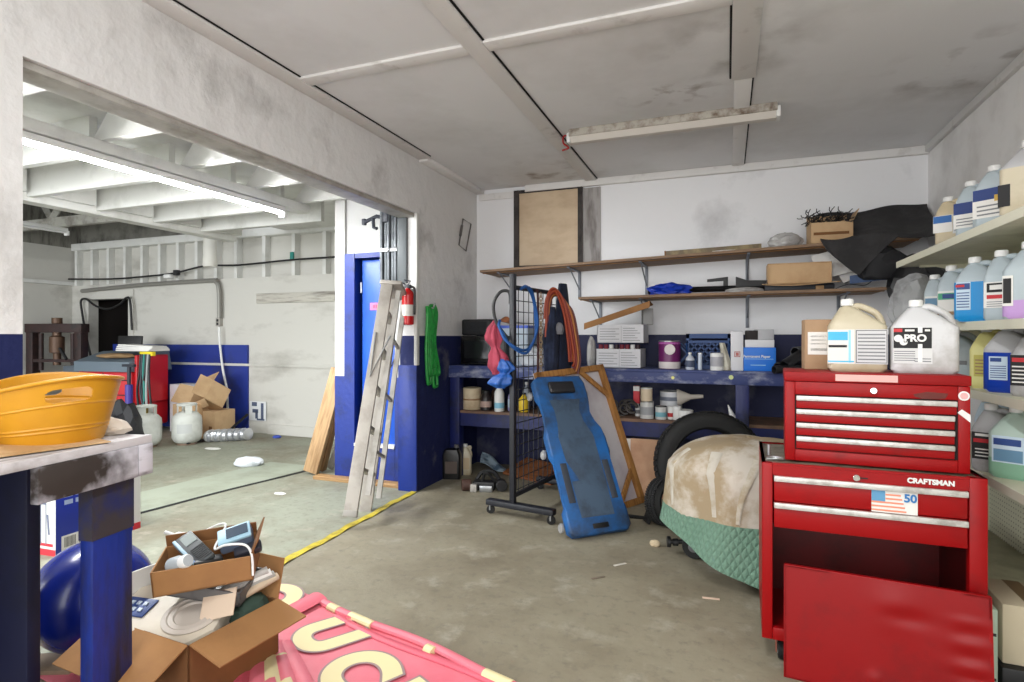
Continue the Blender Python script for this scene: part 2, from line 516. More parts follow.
# closet with the blue door standing behind the opening
CX0, CX1, CY = -3.12, XL - WT, 4.0
c = MB()
c.span((CX0, CY, 0.87), (CX0 + 0.1, CY + 0.1, 2.5))
c.span((CX0 + 0.1, CY + 0.02, 1.9), (CX1, CY + 0.1, 2.5))
c.span((CX1 - 0.13, CY, 0.87), (CX1, CY + 0.1, 1.9))
c.span((CX0, CY + 0.1, 0), (CX0 + 0.06, YF, 2.5))
struct('wall_closet', c, M('clean_white_paint', (184, 184, 182), 0.6))
c = MB()
c.span((CX0, CY - 0.002, 0), (CX0 + 0.1, CY + 0.1, 0.87))
c.span((CX0 + 0.1, CY - 0.004, 0), (CX1 - 0.13, CY + 0.1, 0.29))
c.span((CX1 - 0.13, CY - 0.002, 0), (CX1, CY + 0.1, 0.87))
c.span((CX0 + 0.1, CY - 0.006, 0.29), (CX0 + 0.2, CY + 0.1, 1.9))
c.span((CX0 + 0.2, CY + 0.0, 1.86), (CX1 - 0.13, CY + 0.1, 1.9))
struct('trim_90', c, BLUE)
struct('trim_91', MB().span((CX0 + 0.2, CY - 0.015, 0.29), (CX1 - 0.13, CY + 0.1, 0.315), b=0.003), TRIMW)
struct('wall_closet_back', MB().span((CX0 + 0.06, 4.7, 0), (CX1, 4.75, 2.5)), M('closet_back_pale', (206, 206, 204), 0.8))  # even pale grey back wall of the closet
d1 = thing('door_1', 'blue hinged closet door with a pink sign', 'door', (CX0 + 0.24, CY + 0.05, 0.315))
d1['kind'] = 'structure'
DOORB = M('bright_blue_door_paint', (18, 82, 190), 0.4, col2=(14, 66, 168), scale=2)
MB().span((0, 0, 0), (0.46, 0.035, 1.53), b=0.004).build('door_panel', DOORB, d1)
MB().span((0.08, -0.004, 1.11), (0.30, 0, 1.17)).build('sign', M('pink_sign', (236, 110, 150), 0.6), d1)
for q in range(6):
    MB().span((0.11 + q * 0.027, -0.006, 1.127), (0.13 + q * 0.027, -0.004, 1.153)).build('lettering', M('faded_red_print', (206, 70, 110), 0.6), d1)
for z in (0.25, 1.3):
    MB().cyl((-0.005, -0.005, z), 0.008, 0.09).build('hinge', STEEL, d1)
MB().span((0.43, -0.012, 0.7), (0.455, 0, 0.82), b=0.003).build('latch', STEEL, d1)
struct('trim_92', MB().span((CX0 - 0.15, CY - 0.1, 0), (CX1 + 0.02, CY - 0.005, 0.03), b=0.004), WOOD)

# boarded window on the back wall
w = thing('window_1', 'boarded window panel of tan plywood in a dark frame', 'window', (0, 0, 0))
w['kind'] = 'structure'
px0, px1 = at(515, 250, Y=YB).x, at(583, 250, Y=YB).x
MB().span((px0 + 0.05, YB - 0.02, 1.86), (px1 - 0.04, YB, 2.53)).build('board', M('tan_hardboard', (206, 184, 156), 0.7, col2=(190, 166, 138), scale=3, stretch=(1, 1, 2)), w)
fr = MB()
fr.span((px0, YB - 0.035, 1.84), (px0 + 0.05, YB, 2.56)).span((px1 - 0.04, YB - 0.035, 1.84), (px1, YB, 2.56)).span((px0, YB - 0.03, 2.53), (px1, YB, 2.56)).span((px0, YB - 0.03, 1.835), (px1, YB, 1.86))
fr.build('window_frame', M('dark_weathered_frame', (66, 60, 58), 0.8, col2=(44, 40, 38), scale=9), w)
struct('trim_93', MB().span((px1, YB - 0.012, 1.84), (px1 + 0.16, YB, 2.53)), M('grey_stained_board', (166, 162, 160), 0.8, col2=(120, 114, 112), scale=4, stretch=(3, 1, 0.6)))
struct('trim_94', MB().span((px0 - 0.36, YB - 0.02, 2.5), (px0, YB, 2.56), b=0.003), BATTEN)

# ================================================================== LAMPS
cf = thing('ceiling_light', 'dusty unlit fluorescent fixture screwed under the grey ceiling', 'ceiling light', (-0.36, 3.78, HC))
MB().span((-0.64, -0.06, -0.05), (0.64, 0.06, 0), b=0.006).build('housing', M('dusty_lamp_housing', (176, 170, 160), 0.6, col2=(96, 76, 58), scale=14, lo=0.45, hi=0.7), cf)
MB().prism([(-0.05, -0.05), (0.05, -0.05), (0.025, -0.085), (-0.025, -0.085)], 1.28, Matrix.Translation((-0.64, 0, 0)) @ Matrix.Rotation(PI / 2, 4, 'Z') @ Matrix.Rotation(PI / 2, 4, 'X')).build('reflector', M('lamp_reflector', (206, 200, 192), 0.5), cf)
for s in (-1, 1):
    MB().span((s * 0.645 - 0.012, -0.05, -0.085), (s * 0.645 + 0.012, 0.05, -0.02), b=0.004).build('lamp_holder', TRIMW, cf)
MB().tube([(-0.64, 0, -0.03), (-0.69, 0.01, -0.02), (-0.7, 0.03, -0.06), (-0.66, 0.02, -0.1), (-0.7, 0.0, -0.12)], 0.006).build('red_wire', M('red_wire', (160, 20, 24), 0.5), cf)

def fluorescent(name, label, loc, length, lit, power=0.0, glow=110.0):
    t = thing(name, label, 'ceiling light', loc, 0, None)
    MB().span((-0.03, -length / 2, 0.0), (0.03, length / 2, 0.04), b=0.005).build('housing', TRIMW, t)
    for s in ((-0.0,) if lit else (-0.02, 0.02)):
        MB().cyl((s, 0, -0.012), 0.0105, length * 0.985, rot=(PI / 2, 0, 0), n=14).build('tube', M('lit_tube_%d' % glow, (255, 255, 255), 0.5, emit=glow) if lit else TRIMW, t)
    for s in (-1, 1):
        MB().span((-0.03, s * length / 2 - 0.015, -0.045), (0.03, s * length / 2 + 0.015, 0.01), b=0.004).build('end_cap', TRIMW, t)
    if lit:
        l = area_light('fluorescent_glow', (0, 0, -0.07), (0, 0, 0), 0.06, length, power, (0.97, 1.0, 0.99))
        l.parent = t
    return t


fluorescent('fluorescent_light', 'long lit fluorescent tube along the white beam beyond the opening', (-3.42, 2.42, 2.225), 2.6, True, 60)
fluorescent('fluorescent_light', 'small unlit twin tube fixture hanging below the dark trusses', (-7.4, 3.9, 2.46), 1.2, False)
fluorescent('fluorescent_light', 'added fluorescent fill tube under the ceiling, out of view above the camera', (-0.3, 0.7, HC - 0.045), 1.2, True, 22, 30.0)  # added lamp out of view, brightens the workshop
# ================================================================== RED TOOL CABINETS
CW, CD, CB, CT = 0.67, 0.45, 0.095, 0.74
tc = thing('roller_tool_cabinet', 'red rolling tool cabinet on casters with a doorless lower bay, standing under the tool chest', 'tool cabinet', (0.119, 2.29, 0), math.radians(-1.5))
b = MB()
b.span((0, 0, CB), (0.012, CD, CT)).span((CW - 0.012, 0, CB), (CW, CD, CT)).span((0, CD - 0.012, CB), (CW, CD, CT))
b.span((0, 0, CB), (CW, CD, CB + 0.02)).span((0, 0, CT - 0.02), (CW, CD, CT - 0.008))
b.span((0, -0.006, CB), (0.036, 0.03, CT), b=0.004).span((CW - 0.05, -0.006, CB), (CW, 0.03, CT), b=0.004)
b.span((0.036, -0.006, CB), (CW - 0.05, 0.02, CB + 0.045), b=0.003).span((0.036, -0.004, 0.697), (CW - 0.05, 0.02, CT - 0.008))
b.span((0, 0, CT - 0.008), (CW, 0.012, CT)).span((0, CD - 0.012, CT - 0.008), (CW, CD, CT)).span((0, 0, CT - 0.008), (0.012, CD, CT)).span((CW - 0.012, 0, CT - 0.008), (CW, CD, CT))
b.build('body', RED, tc)
MB().span((0.013, 0.02, CT - 0.009), (CW - 0.013, CD - 0.013, CT - 0.006)).build('worn_top', M('bare_worn_metal', (128, 124, 108), 0.5, 0.2, col2=(84, 74, 60), scale=14), tc)
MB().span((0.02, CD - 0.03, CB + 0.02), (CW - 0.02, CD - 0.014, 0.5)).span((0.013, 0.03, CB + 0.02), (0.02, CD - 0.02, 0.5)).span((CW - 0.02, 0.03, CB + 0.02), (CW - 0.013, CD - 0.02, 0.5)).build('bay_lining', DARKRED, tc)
MB().span((0.02, 0.05, 0.495), (CW - 0.02, CD - 0.03, 0.505)).build('drawer_floor', M('dark_steel_underside', (36, 24, 24), 0.6), tc)
for i, (z0, z1) in enumerate(((0.603, 0.697), (0.507, 0.6))):
    dr = MB().span((0.04, -0.008, z0), (CW - 0.054, 0.02, z1), b=0.004).build('drawer', RED, tc)
    MB().span((0.04, -0.02, z1 - 0.021), (CW - 0.054, -0.006, z1 - 0.001), b=0.003).build('drawer_pull', M('worn_aluminium_strip', (206, 204, 200), 0.38, 0.3, col2=(170, 166, 160), scale=20), dr)
    if i == 0:
        st = MB().span((0.345, -0.0105, z0 - 0.002), (0.478, -0.009, z1 - 0.018)).build('flag_sticker', PAPER, dr)
        MB().span((0.345, -0.0115, z0 + 0.036), (0.385, -0.0105, z1 - 0.019)).build('sticker_canton', M('faded_flag_blue', (92, 150, 190), 0.6), st)
        for q in range(5):
            MB().span((0.345 if q < 3 else 0.386, -0.0115, z0 + 0.003 + q * 0.0135), (0.446 - q * 0.004, -0.0105, z0 + 0.0085 + q * 0.0135)).build('sticker_stripe', M('faded_flag_red', (226, 140, 112), 0.6), st)
        text('number', '50', 0.037, M('sticker_number_blue', (36, 112, 178), 0.5), dr, (0.457, -0.0125, z0 + 0.052), bold=0.0012)
text('emblem_lettering', 'CRAFTSMAN', 0.023, TRIMW, tc, (0.515, -0.0075, 0.716), bold=0.0012, sx=1.0)
lk = MB().cyl((0.30, -0.01, 0.712), 0.011, 0.014, rot=(PI / 2, 0, 0)).build('lock', CHROME, tc)
MB().span((0.31, -0.007, 0.709), (0.335, -0.0045, 0.713)).build('scratch_slot', BLACK, tc)
for cx in (0.07, CW - 0.07):
    for cy in (0.06, CD - 0.06):
        cs = MB().span((cx - 0.03, cy - 0.03, CB - 0.006), (cx + 0.03, cy + 0.03, CB)).span((cx - 0.022, cy - 0.02, 0.03), (cx - 0.018, cy + 0.02, CB - 0.005)).span((cx + 0.018, cy - 0.02, 0.03), (cx + 0.022, cy + 0.02, CB - 0.005)).build('caster', M('rusty_caster_fork', (150, 86, 70), 0.6), tc)
        MB().cyl((cx, cy, 0.035), 0.035, 0.028, rot=(0, PI / 2, 0), n=24).build('caster_wheel', RUBBER, cs)
        MB().cyl((cx, cy, 0.035), 0.018, 0.032, rot=(0, PI / 2, 0), n=18).build('caster_hub', STEEL, cs)
# small hardware lying on the cabinet's open ledge
solo('latch_clip', MB().tube([(0, 0, 0), (0.03, -0.01, 0.006), (0.055, 0, 0.004), (0.05, 0.012, 0.005), (0.02, 0.012, 0.008), (0, 0, 0.004)], 0.005).rod((0.01, 0.06, 0.004), (0.01, 0.06, 0.045), 0.006), STEEL,
     'loose steel latch clip lying on the bare ledge beside the tool chest', 'clip', (0.14, 2.36, CT - 0.002))

TW, TD, TZ, TH = 0.56, 0.30, CT, 0.33
tb = thing('tool_chest', 'red four-drawer tool chest standing on top of the rolling cabinet', 'tool chest', (0.202, 2.365, TZ), math.radians(-4))
b = MB()
b.span((0, 0.004, 0), (TW, TD, TH - 0.036), b=0.004)
b.span((0, -0.002, 0), (0.034, 0.02, TH - 0.036), b=0.003).span((TW - 0.034, -0.002, 0), (TW, 0.02, TH - 0.036), b=0.003)
b.span((0.034, -0.002, 0), (TW - 0.034, 0.02, 0.042), b=0.003).span((0.034, -0.002, 0.246), (TW - 0.034, 0.02, TH - 0.036), b=0.003)
b.build('body', RED, tb)
ld = MB().span((-0.003, -0.006, TH - 0.035), (TW + 0.003, TD, TH), b=0.005).build('lid', M('dusty_red_lid', (140, 9, 14), 0.5, spec=0.25, col2=(104, 48, 40), scale=5, lo=0.5, hi=0.8), tb)
MB().span((0.165, -0.008, TH - 0.029), (0.355, -0.0065, TH - 0.005)).build('masking_tape', M('pinkish_tape', (216, 172, 166), 0.7), ld)
MB().span((0.034, 0.0, 0.044), (TW - 0.034, 0.003, 0.246)).build('drawer_gap', M('drawer_shadow_gap', (22, 12, 12), 0.9), tb)
for i in range(4):
    z1 = 0.243 - i * 0.05
    dr = MB().span((0.038, -0.006, z1 - 0.046), (TW - 0.038 - (0.0 if i == 0 else 0.006), 0.0, z1 - 0.002), b=0.002).build('drawer', RED, tb)
    MB().span((0.038, -0.016, z1 - 0.018), (TW - 0.038 - (0 if i == 0 else 0.006), -0.004, z1), b=0.003).build('drawer_pull', MATS['worn_aluminium_strip'], dr)
MB().cyl((0.283, -0.006, 0.27), 0.011, 0.012, rot=(PI / 2, 0, 0)).build('lock', CHROME, tb)
sk = MB().cyl((TW - 0.018, -0.003, 0.262), 0.016, 0.002, rot=(PI / 2, 0, 0)).build('round_sticker', TRIMW, tb)
MB().cyl((TW - 0.018, -0.0045, 0.262), 0.011, 0.001, rot=(PI / 2, 0, 0)).build('sticker_mark', M('sticker_pink', (220, 170, 170), 0.6), sk)
MB().prism([(0, 0), (0.036, -0.032), (0.036, -0.006), (0.012, 0.012)], 0.0015, Matrix.Translation((TW - 0.036, -0.002, 0.205)) @ Matrix.Rotation(PI / 2, 4, 'X')).build('tape_scrap', TRIMW, tb)
MB().prism([(0.40, 0), (0.44, 0.01), (0.50, 0.006), (0.49, -0.012), (0.43, -0.016), (0.405, -0.008)], 0.0006, Matrix.Translation((0, -0.0022, 0.262)) @ Matrix.Rotation(PI / 2, 4, 'X')).build('worn_emblem_patch', M('worn_grime', (96, 34, 28), 0.7), tb)

# the panel that came off the cabinet
pn = thing('cabinet_panel', 'dented red steel front panel leaning against the tool cabinet', 'panel', (0.188, 2.222, 0), 0, rot=(math.radians(-5.5), 0, math.radians(-5.5)))


def dent(s, t):
    x, z = s * 0.585, t * 0.385
    y = -0.006 * math.exp(-((x - 0.33) ** 2 + (z - 0.30) ** 2) / 0.004) + 0.006 * math.exp(-((x - 0.36) ** 2 / 0.004 + (z - 0.275) ** 2 / 0.0006)) \
        - 0.003 * math.exp(-((x - 0.53) ** 2 / 0.002)) * math.sin(z * 90) * (1 if 0.12 < z < 0.31 else 0) - 0.004 * math.exp(-((x - 0.27) ** 2 + (z - 0.06) ** 2) / 0.0005)
    return (x, y, z)


MB().sheet(60, 40, dent, 0.004).build('panel_face', M('bare_red_enamel', (138, 7, 12), 0.34, spec=0.3, col2=(110, 12, 16), scale=5, lo=0.5, hi=0.8), pn, 60)
MB().span((0, 0.0, 0.377), (0.585, 0.022, 0.387), b=0.002).span((-0.002, 0, 0), (0.006, 0.02, 0.385)).span((0.579, 0, 0), (0.587, 0.02, 0.385)).span((0, 0, 0), (0.585, 0.02, 0.006)).build('folded_rim', RED, pn)

# ================================================================== JUGS, BOTTLES, CANS
def jug(label, loc, rz, body=None, w=0.185, d=0.125, h=0.275, liquid=None, level=0.1, labels=(), cap=None, group=None, cat='jug', neck=-0.03, name='jug'):
    t = thing(name, label, cat, loc, rz, group)
    hx, hy, r = w / 2, d / 2, 0.022
    zs = h * 0.62
    def ring(z):
        if z <= 0.012: k = 0.9 + 0.1 * z / 0.012; return rr(hx * k, hy * k, r, z)
        if z <= zs: return rr(hx, hy, r, z)
        q = (z - zs) / (h * 0.89 - zs)
        e = q ** 1.05
        return rr(hx + (0.024 - hx) * e, hy + (0.024 - hy) * q ** 1.4, r + (0.022 - r) * q, z, neck * e)
    zz = [0.0, 0.004, 0.012, 0.03, zs * 0.5, zs, zs + (h * 0.89 - zs) * 0.2, zs + (h * 0.89 - zs) * 0.45, zs + (h * 0.89 - zs) * 0.7, h * 0.86, h * 0.89]
    hd = body or HDPE
    MB().rings([ring(z) for z in zz]).build('body', hd, t)
    if liquid:
        MB().rings([[(p[0] * 1.004, p[1] * 1.005, p[2] + 0.0005) for p in ring(z)] for z in (0.001, 0.012, 0.03, min(level, zs) * 0.6, min(level, zs))]).build('liquid', liquid, t)
    MB().lathe([(0.0165, h * 0.88), (0.0165, h * 0.92)], 18, Matrix.Translation((neck, 0, 0))).build('neck', hd, t)
    MB().lathe([(0.019, h * 0.905), (0.022, h * 0.91), (0.022, h * 0.985), (0.019, h)], 24, Matrix.Translation((neck, 0, 0))).build('cap', cap or TRIMW, t)
    MB().tube([(neck + 0.008, 0, h * 0.85), (neck + 0.026, 0, h * 0.895), (neck + 0.048, 0, h * 0.89), (hx * 0.66, 0, h * 0.80), (hx * 0.84, 0, h * 0.69), (hx * 0.88, 0, h * 0.62), (hx * 0.8, 0, h * 0.56)], 0.0125, 12).build('handle', hd, t)
    for i, L in enumerate(labels):
        x0, x1, z0, z1, m = L[:5]
        off = L[5] if len(L) > 5 else 1
        y = -hy * 1.006 - 0.0006 * off
        MB().span((x0, y - 0.0008, z0), (x1, -hy * 0.9, z1)).build('label' if off == 1 else 'label_print', m, t)
    return t


def mm(name, c, rough=0.5, **k): return M(name, c, rough, **k)


CYAN = mm('cyan_label', (64, 176, 218)); NAVYL = mm('navy_label', (36, 66, 130)); PALEB = mm('pale_blue_label', (196, 214, 228)); GREENL = mm('green_label', (70, 156, 120))
RUST = mm('brown_label', (150, 116, 84)); REDL = mm('red_label', (190, 30, 40)); YELL = mm('yellow_plastic', (216, 210, 140)); BLUEP = mm('translucent_blue_fluid', (10, 56, 160), 0.3)
CYANF = mm('light_blue_fluid', (30, 140, 206), 0.3); PURP = mm('lilac_fluid', (188, 150, 206), 0.3); GREENF = mm('pale_green_fluid', (132, 176, 150), 0.3)
HAZE = mm('cloudy_blue_plastic', (176, 188, 194), 0.35, col2=(160, 172, 180), scale=4); GREYB = mm('grey_jug_plastic', (178, 178, 180), 0.45, col2=(142, 138, 136), scale=6)
CREAM = mm('cream_jug_plastic', (196, 186, 162), 0.4, col2=(172, 158, 130), scale=4); DIRTY = mm('dirty_milky_plastic', (200, 196, 184), 0.45, col2=(160, 150, 134), scale=6)
TOPZ = TZ + TH


def lines(x0, x1, z0, z1, n, m=INK, off=2, h=0.35):
    s = (z1 - z0) / n
    return [(x0, x1, z0 + i * s, z0 + i * s + s * h, m, off) for i in range(n)]


# two big jugs on the tool chest
p = at(857, 372, Z=TOPZ)
jug('cream gallon jug with a blue striped label on the tool chest', (0.46, 2.50, TOPZ), math.radians(-6), CREAM, 0.19, 0.13, 0.275,
    labels=[(-0.098, -0.01, 0.03, 0.158, PAPER), (-0.008, 0.094, 0.03, 0.158, mm('grey_label', (200, 200, 202)))] +
    [(-0.097, -0.032, 0.118, 0.15, CYAN, 2), (-0.03, -0.022, 0.034, 0.156, mm('sky_strip', (150, 210, 232)), 2), (-0.095, -0.035, 0.091, 0.1, INKD, 2), (-0.097, -0.012, 0.036, 0.041, CYAN, 2)] + lines(0.0, 0.086, 0.045, 0.15, 8, INK) +
    [(-0.006, -0.004, 0.035, 0.153, INKD, 2), (0.09, 0.092, 0.035, 0.153, INKD, 2), (-0.006, 0.092, 0.153, 0.155, INKD, 2), (-0.006, 0.092, 0.034, 0.036, INKD, 2)])
pj = jug('white gallon jug marked PRO on the tool chest', (0.665, 2.47, TOPZ), math.radians(-10), mm('white_jug_plastic', (204, 204, 206), 0.45, col2=(166, 163, 160), scale=6), 0.2, 0.14, 0.265, neck=-0.02,
         labels=[(-0.093, 0.022, 0.035, 0.165, mm('jug_white_label', (208, 208, 208)))] +
         [(-0.092, -0.02, 0.09, 0.163, INKD, 2), (-0.02, 0.02, 0.09, 0.163, INKD, 2), (-0.092, -0.066, 0.148, 0.16, REDL, 3), (-0.02, -0.007, 0.04, 0.105, TRIMW, 3), (-0.02, -0.007, 0.145, 0.165, TRIMW, 3), (-0.058, -0.03, 0.15, 0.157, PAPER, 3), (0.0, 0.015, 0.15, 0.157, PAPER, 3)] + lines(-0.09, -0.028, 0.045, 0.085, 5, INK) + lines(-0.03, 0.018, 0.042, 0.06, 2, INK))
text('lettering', 'PRO', 0.034, TRIMW, pj, (-0.028, -0.0745, 0.125), bold=0.0015)
text('lettering', 'PRO', 0.034, INKD, pj, (-0.0275, -0.0740, 0.1245), bold=0.0035)
MB().cyl((-0.078, -0.0735, 0.125), 0.013, 0.002, rot=(PI / 2, 0, 0)).cyl((-0.062, -0.0735, 0.112), 0.012, 0.002, rot=(PI / 2, 0, 0)).build('label_emblem', TRIMW, pj)


# gondola shelving along the right wall
GX = 0.93
CREAMM = M('cream_shelf_enamel', (222, 220, 196), 0.5, col2=(198, 195, 170), scale=4)
gs = thing('gondola_shelving', 'cream metal shelving with a pegboard back along the right wall', 'shelving', (0, 0, 0))
for z, y0, y1, dz in ((1.637, 1.3, 3.92, 0.03), (1.262, 1.3, 3.92, 0.03), (0.985, 1.3, 3.92, 0.028), (0.67, 1.3, 3.92, 0.028)):
    s = MB().span((GX, y0, z - dz), (1.355, y1, z), b=0.004).build('shelf', CREAMM, gs)
    MB().span((GX - 0.005, y0, z - dz - 0.004), (GX, y1, z + 0.001)).build('price_rail', M('shelf_edge_rail', (226, 224, 204), 0.5), s)
    for yy in (1.4, 2.62, 3.85):
        MB().prism([(0.02, 0), (0.36, 0), (0.36, -0.08), (0.1, -0.012), (0.02, -0.012)], 0.006, Matrix.Translation((1.0, yy, z - dz)) @ Matrix.Rotation(PI / 2, 4, 'X')).build('shelf_bracket', CREAMM, s)


def pegmat():
    m = bpy.data.materials.new('pegboard'); m.use_nodes = True
    N, L = m.node_tree.nodes, m.node_tree.links
    b = N['Principled BSDF']; b.inputs['Roughness'].default_value = 0.6
    tc_ = N.new('ShaderNodeTexCoord')
    sc = N.new('ShaderNodeVectorMath'); sc.operation = 'SCALE'; sc.inputs['Scale'].default_value = 1 / 0.025
    L.new(tc_.outputs['Object'], sc.inputs[0])
    fr = N.new('ShaderNodeVectorMath'); fr.operation = 'FRACTION'; L.new(sc.outputs[0], fr.inputs[0])
    sb = N.new('ShaderNodeVectorMath'); sb.operation = 'SUBTRACT'; sb.inputs[1].default_value = (0.5, 0.5, 0.5); L.new(fr.outputs[0], sb.inputs[0])
    ml = N.new('ShaderNodeVectorMath'); ml.operation = 'MULTIPLY'; ml.inputs[1].default_value = (0, 1, 1); L.new(sb.outputs[0], ml.inputs[0])
    ln = N.new('ShaderNodeVectorMath'); ln.operation = 'LENGTH'; L.new(ml.outputs[0], ln.inputs[0])
    gt = N.new('ShaderNodeMath'); gt.operation = 'LESS_THAN'; gt.inputs[1].default_value = 0.16; L.new(ln.outputs['Value'], gt.inputs[0])
    mx = N.new('ShaderNodeMix'); mx.data_type = 'RGBA'; mx.inputs['A'].default_value = lin((206, 204, 180)); mx.inputs['B'].default_value = lin((110, 104, 84))
    L.new(gt.outputs[0], mx.inputs['Factor']); L.new(mx.outputs['Result'], b.inputs['Base Color'])
    return m


MB().span((1.352, 1.3, 0.13), (1.372, 3.92, 1.72)).build('pegboard_back', pegmat(), gs)
MB().span((GX + 0.0, 2.75, 0.115), (1.355, 3.92, 0.135), b=0.003).build('base_deck', M('base_deck_enamel', (180, 178, 150), 0.5, col2=(150, 146, 122), scale=4), gs)
MB().span((GX + 0.012, 2.75, 0.0), (GX + 0.03, 3.92, 0.115)).build('kick_plate', M('kick_plate_brown', (120, 112, 96), 0.6), gs)
for yy in (1.32, 2.6, 3.89):
    MB().span((1.33, yy - 0.015, 0.0), (1.352, yy + 0.015, 1.72)).build('upright', CREAMM, gs)

S1, S2, S3, S4 = 1.637, 1.262, 0.985, 0.67
FA = math.radians(-62)
def gpos(u, x): return at(u + 11, 300, X=x).y
BL1 = [(-0.075, 0.0, 0.06, 0.14, PAPER), (0.002, 0.07, 0.05, 0.14, mm('grey_label', (200, 200, 202)))] + [(-0.074, -0.002, 0.105, 0.138, mm('blue_wave_print', (32, 96, 166)), 2)] + lines(0.008, 0.064, 0.06, 0.13, 6)
G1 = 'jugs on the top metal shelf'
jug('amber-tinted jug with a blue label at the far end of the top metal shelf', (1.02, gpos(945, 1.02), S1), FA + 0.55, mm('amber_milky_plastic', (200, 184, 152), 0.4, col2=(180, 168, 146), scale=3), 0.145, 0.12, 0.235, labels=BL1, group=G1)
jug('white jug with a navy banner label between the amber jug and the navy-and-gold one', (1.03, gpos(968, 1.03), S1), FA + 0.4, HAZE, 0.14, 0.12, 0.25, labels=[(-0.07, 0.0, 0.04, 0.15, PAPER), (-0.07, 0.03, 0.10, 0.15, mm('navy_banner', (24, 52, 116)), 2)] + lines(-0.06, 0, 0.05, 0.09, 3), group=G1)
jug('pale jug with a navy and gold label on the top metal shelf', (1.03, gpos(992, 1.03), S1), FA + 0.3, HAZE, 0.155, 0.12, 0.255, labels=[(-0.075, 0.06, 0.04, 0.15, PAPER), (-0.074, 0.02, 0.11, 0.155, MATS['navy_banner'], 2), (0.0, 0.02, 0.1, 0.125, mm('gold_print', (196, 160, 60)), 3), (0.03, 0.035, 0.04, 0.15, NAVYL, 2)] + lines(-0.06, 0.02, 0.05, 0.1, 3), group=G1)
jug('large square container of cream fluid at the near end of the top metal shelf', (1.06, gpos(1022, 1.06) - 0.05, S1), FA + 0.5, GREYB, 0.2, 0.16, 0.285, liquid=CREAM, level=0.18, labels=[(-0.1, -0.065, 0.04, 0.12, INKD)], group=G1)
G2 = 'jugs on the second metal shelf'
jug('small clear jug with a picture label under the far end of the top metal shelf', (1.0, gpos(931, 1.0), S2), FA + 0.5, HAZE, 0.13, 0.11, 0.25, labels=[(-0.055, 0.02, 0.05, 0.14, PAPER), (-0.053, 0.0, 0.08, 0.13, mm('blue_photo_print', (96, 136, 166)), 2)], group=G2)
jug('milky jug with a green and blue label beside the light blue fluid', (1.0, gpos(948, 1.0), S2), FA + 0.4, HAZE, 0.14, 0.12, 0.27, labels=[(-0.06, 0.05, 0.04, 0.15, PAPER), (-0.058, 0.045, 0.11, 0.14, GREENL, 2), (-0.04, 0.02, 0.115, 0.135, NAVYL, 3), (-0.06, 0.05, 0.04, 0.055, RUST, 2)], group=G2)
jug('clear jug half full of light blue fluid on the second metal shelf', (0.995, gpos(973, 0.995), S2), FA + 0.55, HAZE, 0.18, 0.13, 0.272, liquid=CYANF, level=0.165, labels=[(-0.078, -0.03, 0.05, 0.165, PALEB), (-0.077, -0.032, 0.135, 0.16, NAVYL, 2), (-0.08, -0.05, 0.145, 0.155, REDL, 3)] + lines(-0.076, -0.034, 0.06, 0.13, 6, NAVYL), group=G2)
jug('milky jug with a black and white label beside the lilac fluid', (1.02, gpos(1000, 1.02), S2), FA + 0.3, HAZE, 0.14, 0.12, 0.275, labels=[(-0.06, 0.05, 0.05, 0.15, PAPER), (-0.05, 0.03, 0.11, 0.145, INKD, 2), (-0.04, 0.0, 0.12, 0.138, PAPER, 3), (-0.05, 0.04, 0.085, 0.1, REDL, 2)] + lines(-0.05, 0.04, 0.055, 0.08, 3), group=G2)
jug('clear jug holding lilac fluid at the near end of the second metal shelf', (1.05, gpos(1024, 1.05) - 0.04, S2), FA + 0.5, HAZE, 0.19, 0.14, 0.285, liquid=PURP, level=0.07, labels=[(-0.09, -0.06, 0.05, 0.16, PAPER), (-0.088, -0.065, 0.06, 0.15, INKD, 2)], group=G2)
G3 = 'jugs on the third metal shelf'
jug('yellow jug on the third metal shelf beside the deep blue one', (1.05, gpos(985, 1.05), S3), FA + 0.3, YELL, 0.15, 0.12, 0.26, labels=[(-0.05, 0.05, 0.05, 0.14, mm('olive_label', (190, 180, 90)))] + lines(-0.045, 0.04, 0.06, 0.13, 5, RUST), group=G3)
jug('jug of deep blue fluid with a white label on the third metal shelf', (1.045, gpos(1006, 1.045), S3), FA + 0.5, GREYB, 0.18, 0.14, 0.268, liquid=BLUEP, level=0.155, labels=[(-0.068, -0.012, 0.05, 0.14, PALEB), (-0.064, -0.03, 0.12, 0.135, NAVYL, 2)] + lines(-0.064, -0.016, 0.058, 0.11, 6, NAVYL), group=G3)
jug('white jug with a black label at the near end of the third metal shelf', (1.06, gpos(1026, 1.06) - 0.04, S3), FA + 0.5, GREYB, 0.16, 0.13, 0.24, labels=[(-0.075, 0.03, 0.04, 0.15, INKD), (-0.07, 0.0, 0.125, 0.14, REDL, 2)] + lines(-0.07, 0.02, 0.05, 0.12, 5, PAPER), cap=BLACK, group=G3)
jug('cloudy grey jug behind the white PRO jug on the third metal shelf', (1.09, 3.42, S3), FA + 0.5, HAZE, 0.15, 0.12, 0.255, labels=[(-0.01, 0.03, 0.08, 0.1, INK)], group=G3)
G4 = 'jugs on the lowest metal shelf'
jug('small pale blue jug at the back of the lowest metal shelf', (1.13, gpos(985, 1.13), S4), FA + 0.3, PALEB, 0.13, 0.11, 0.26, group=G4)
jug('white jug with a black and red label on the lowest metal shelf', (1.01, gpos(990, 1.01), S4), FA + 0.6, GREYB, 0.17, 0.13, 0.265, labels=[(-0.08, 0.03, 0.05, 0.155, INKD), (-0.075, 0.025, 0.115, 0.13, REDL, 2), (-0.07, -0.01, 0.14, 0.15, PAPER, 2)] + lines(-0.07, 0.02, 0.06, 0.1, 3, PAPER), group=G4)
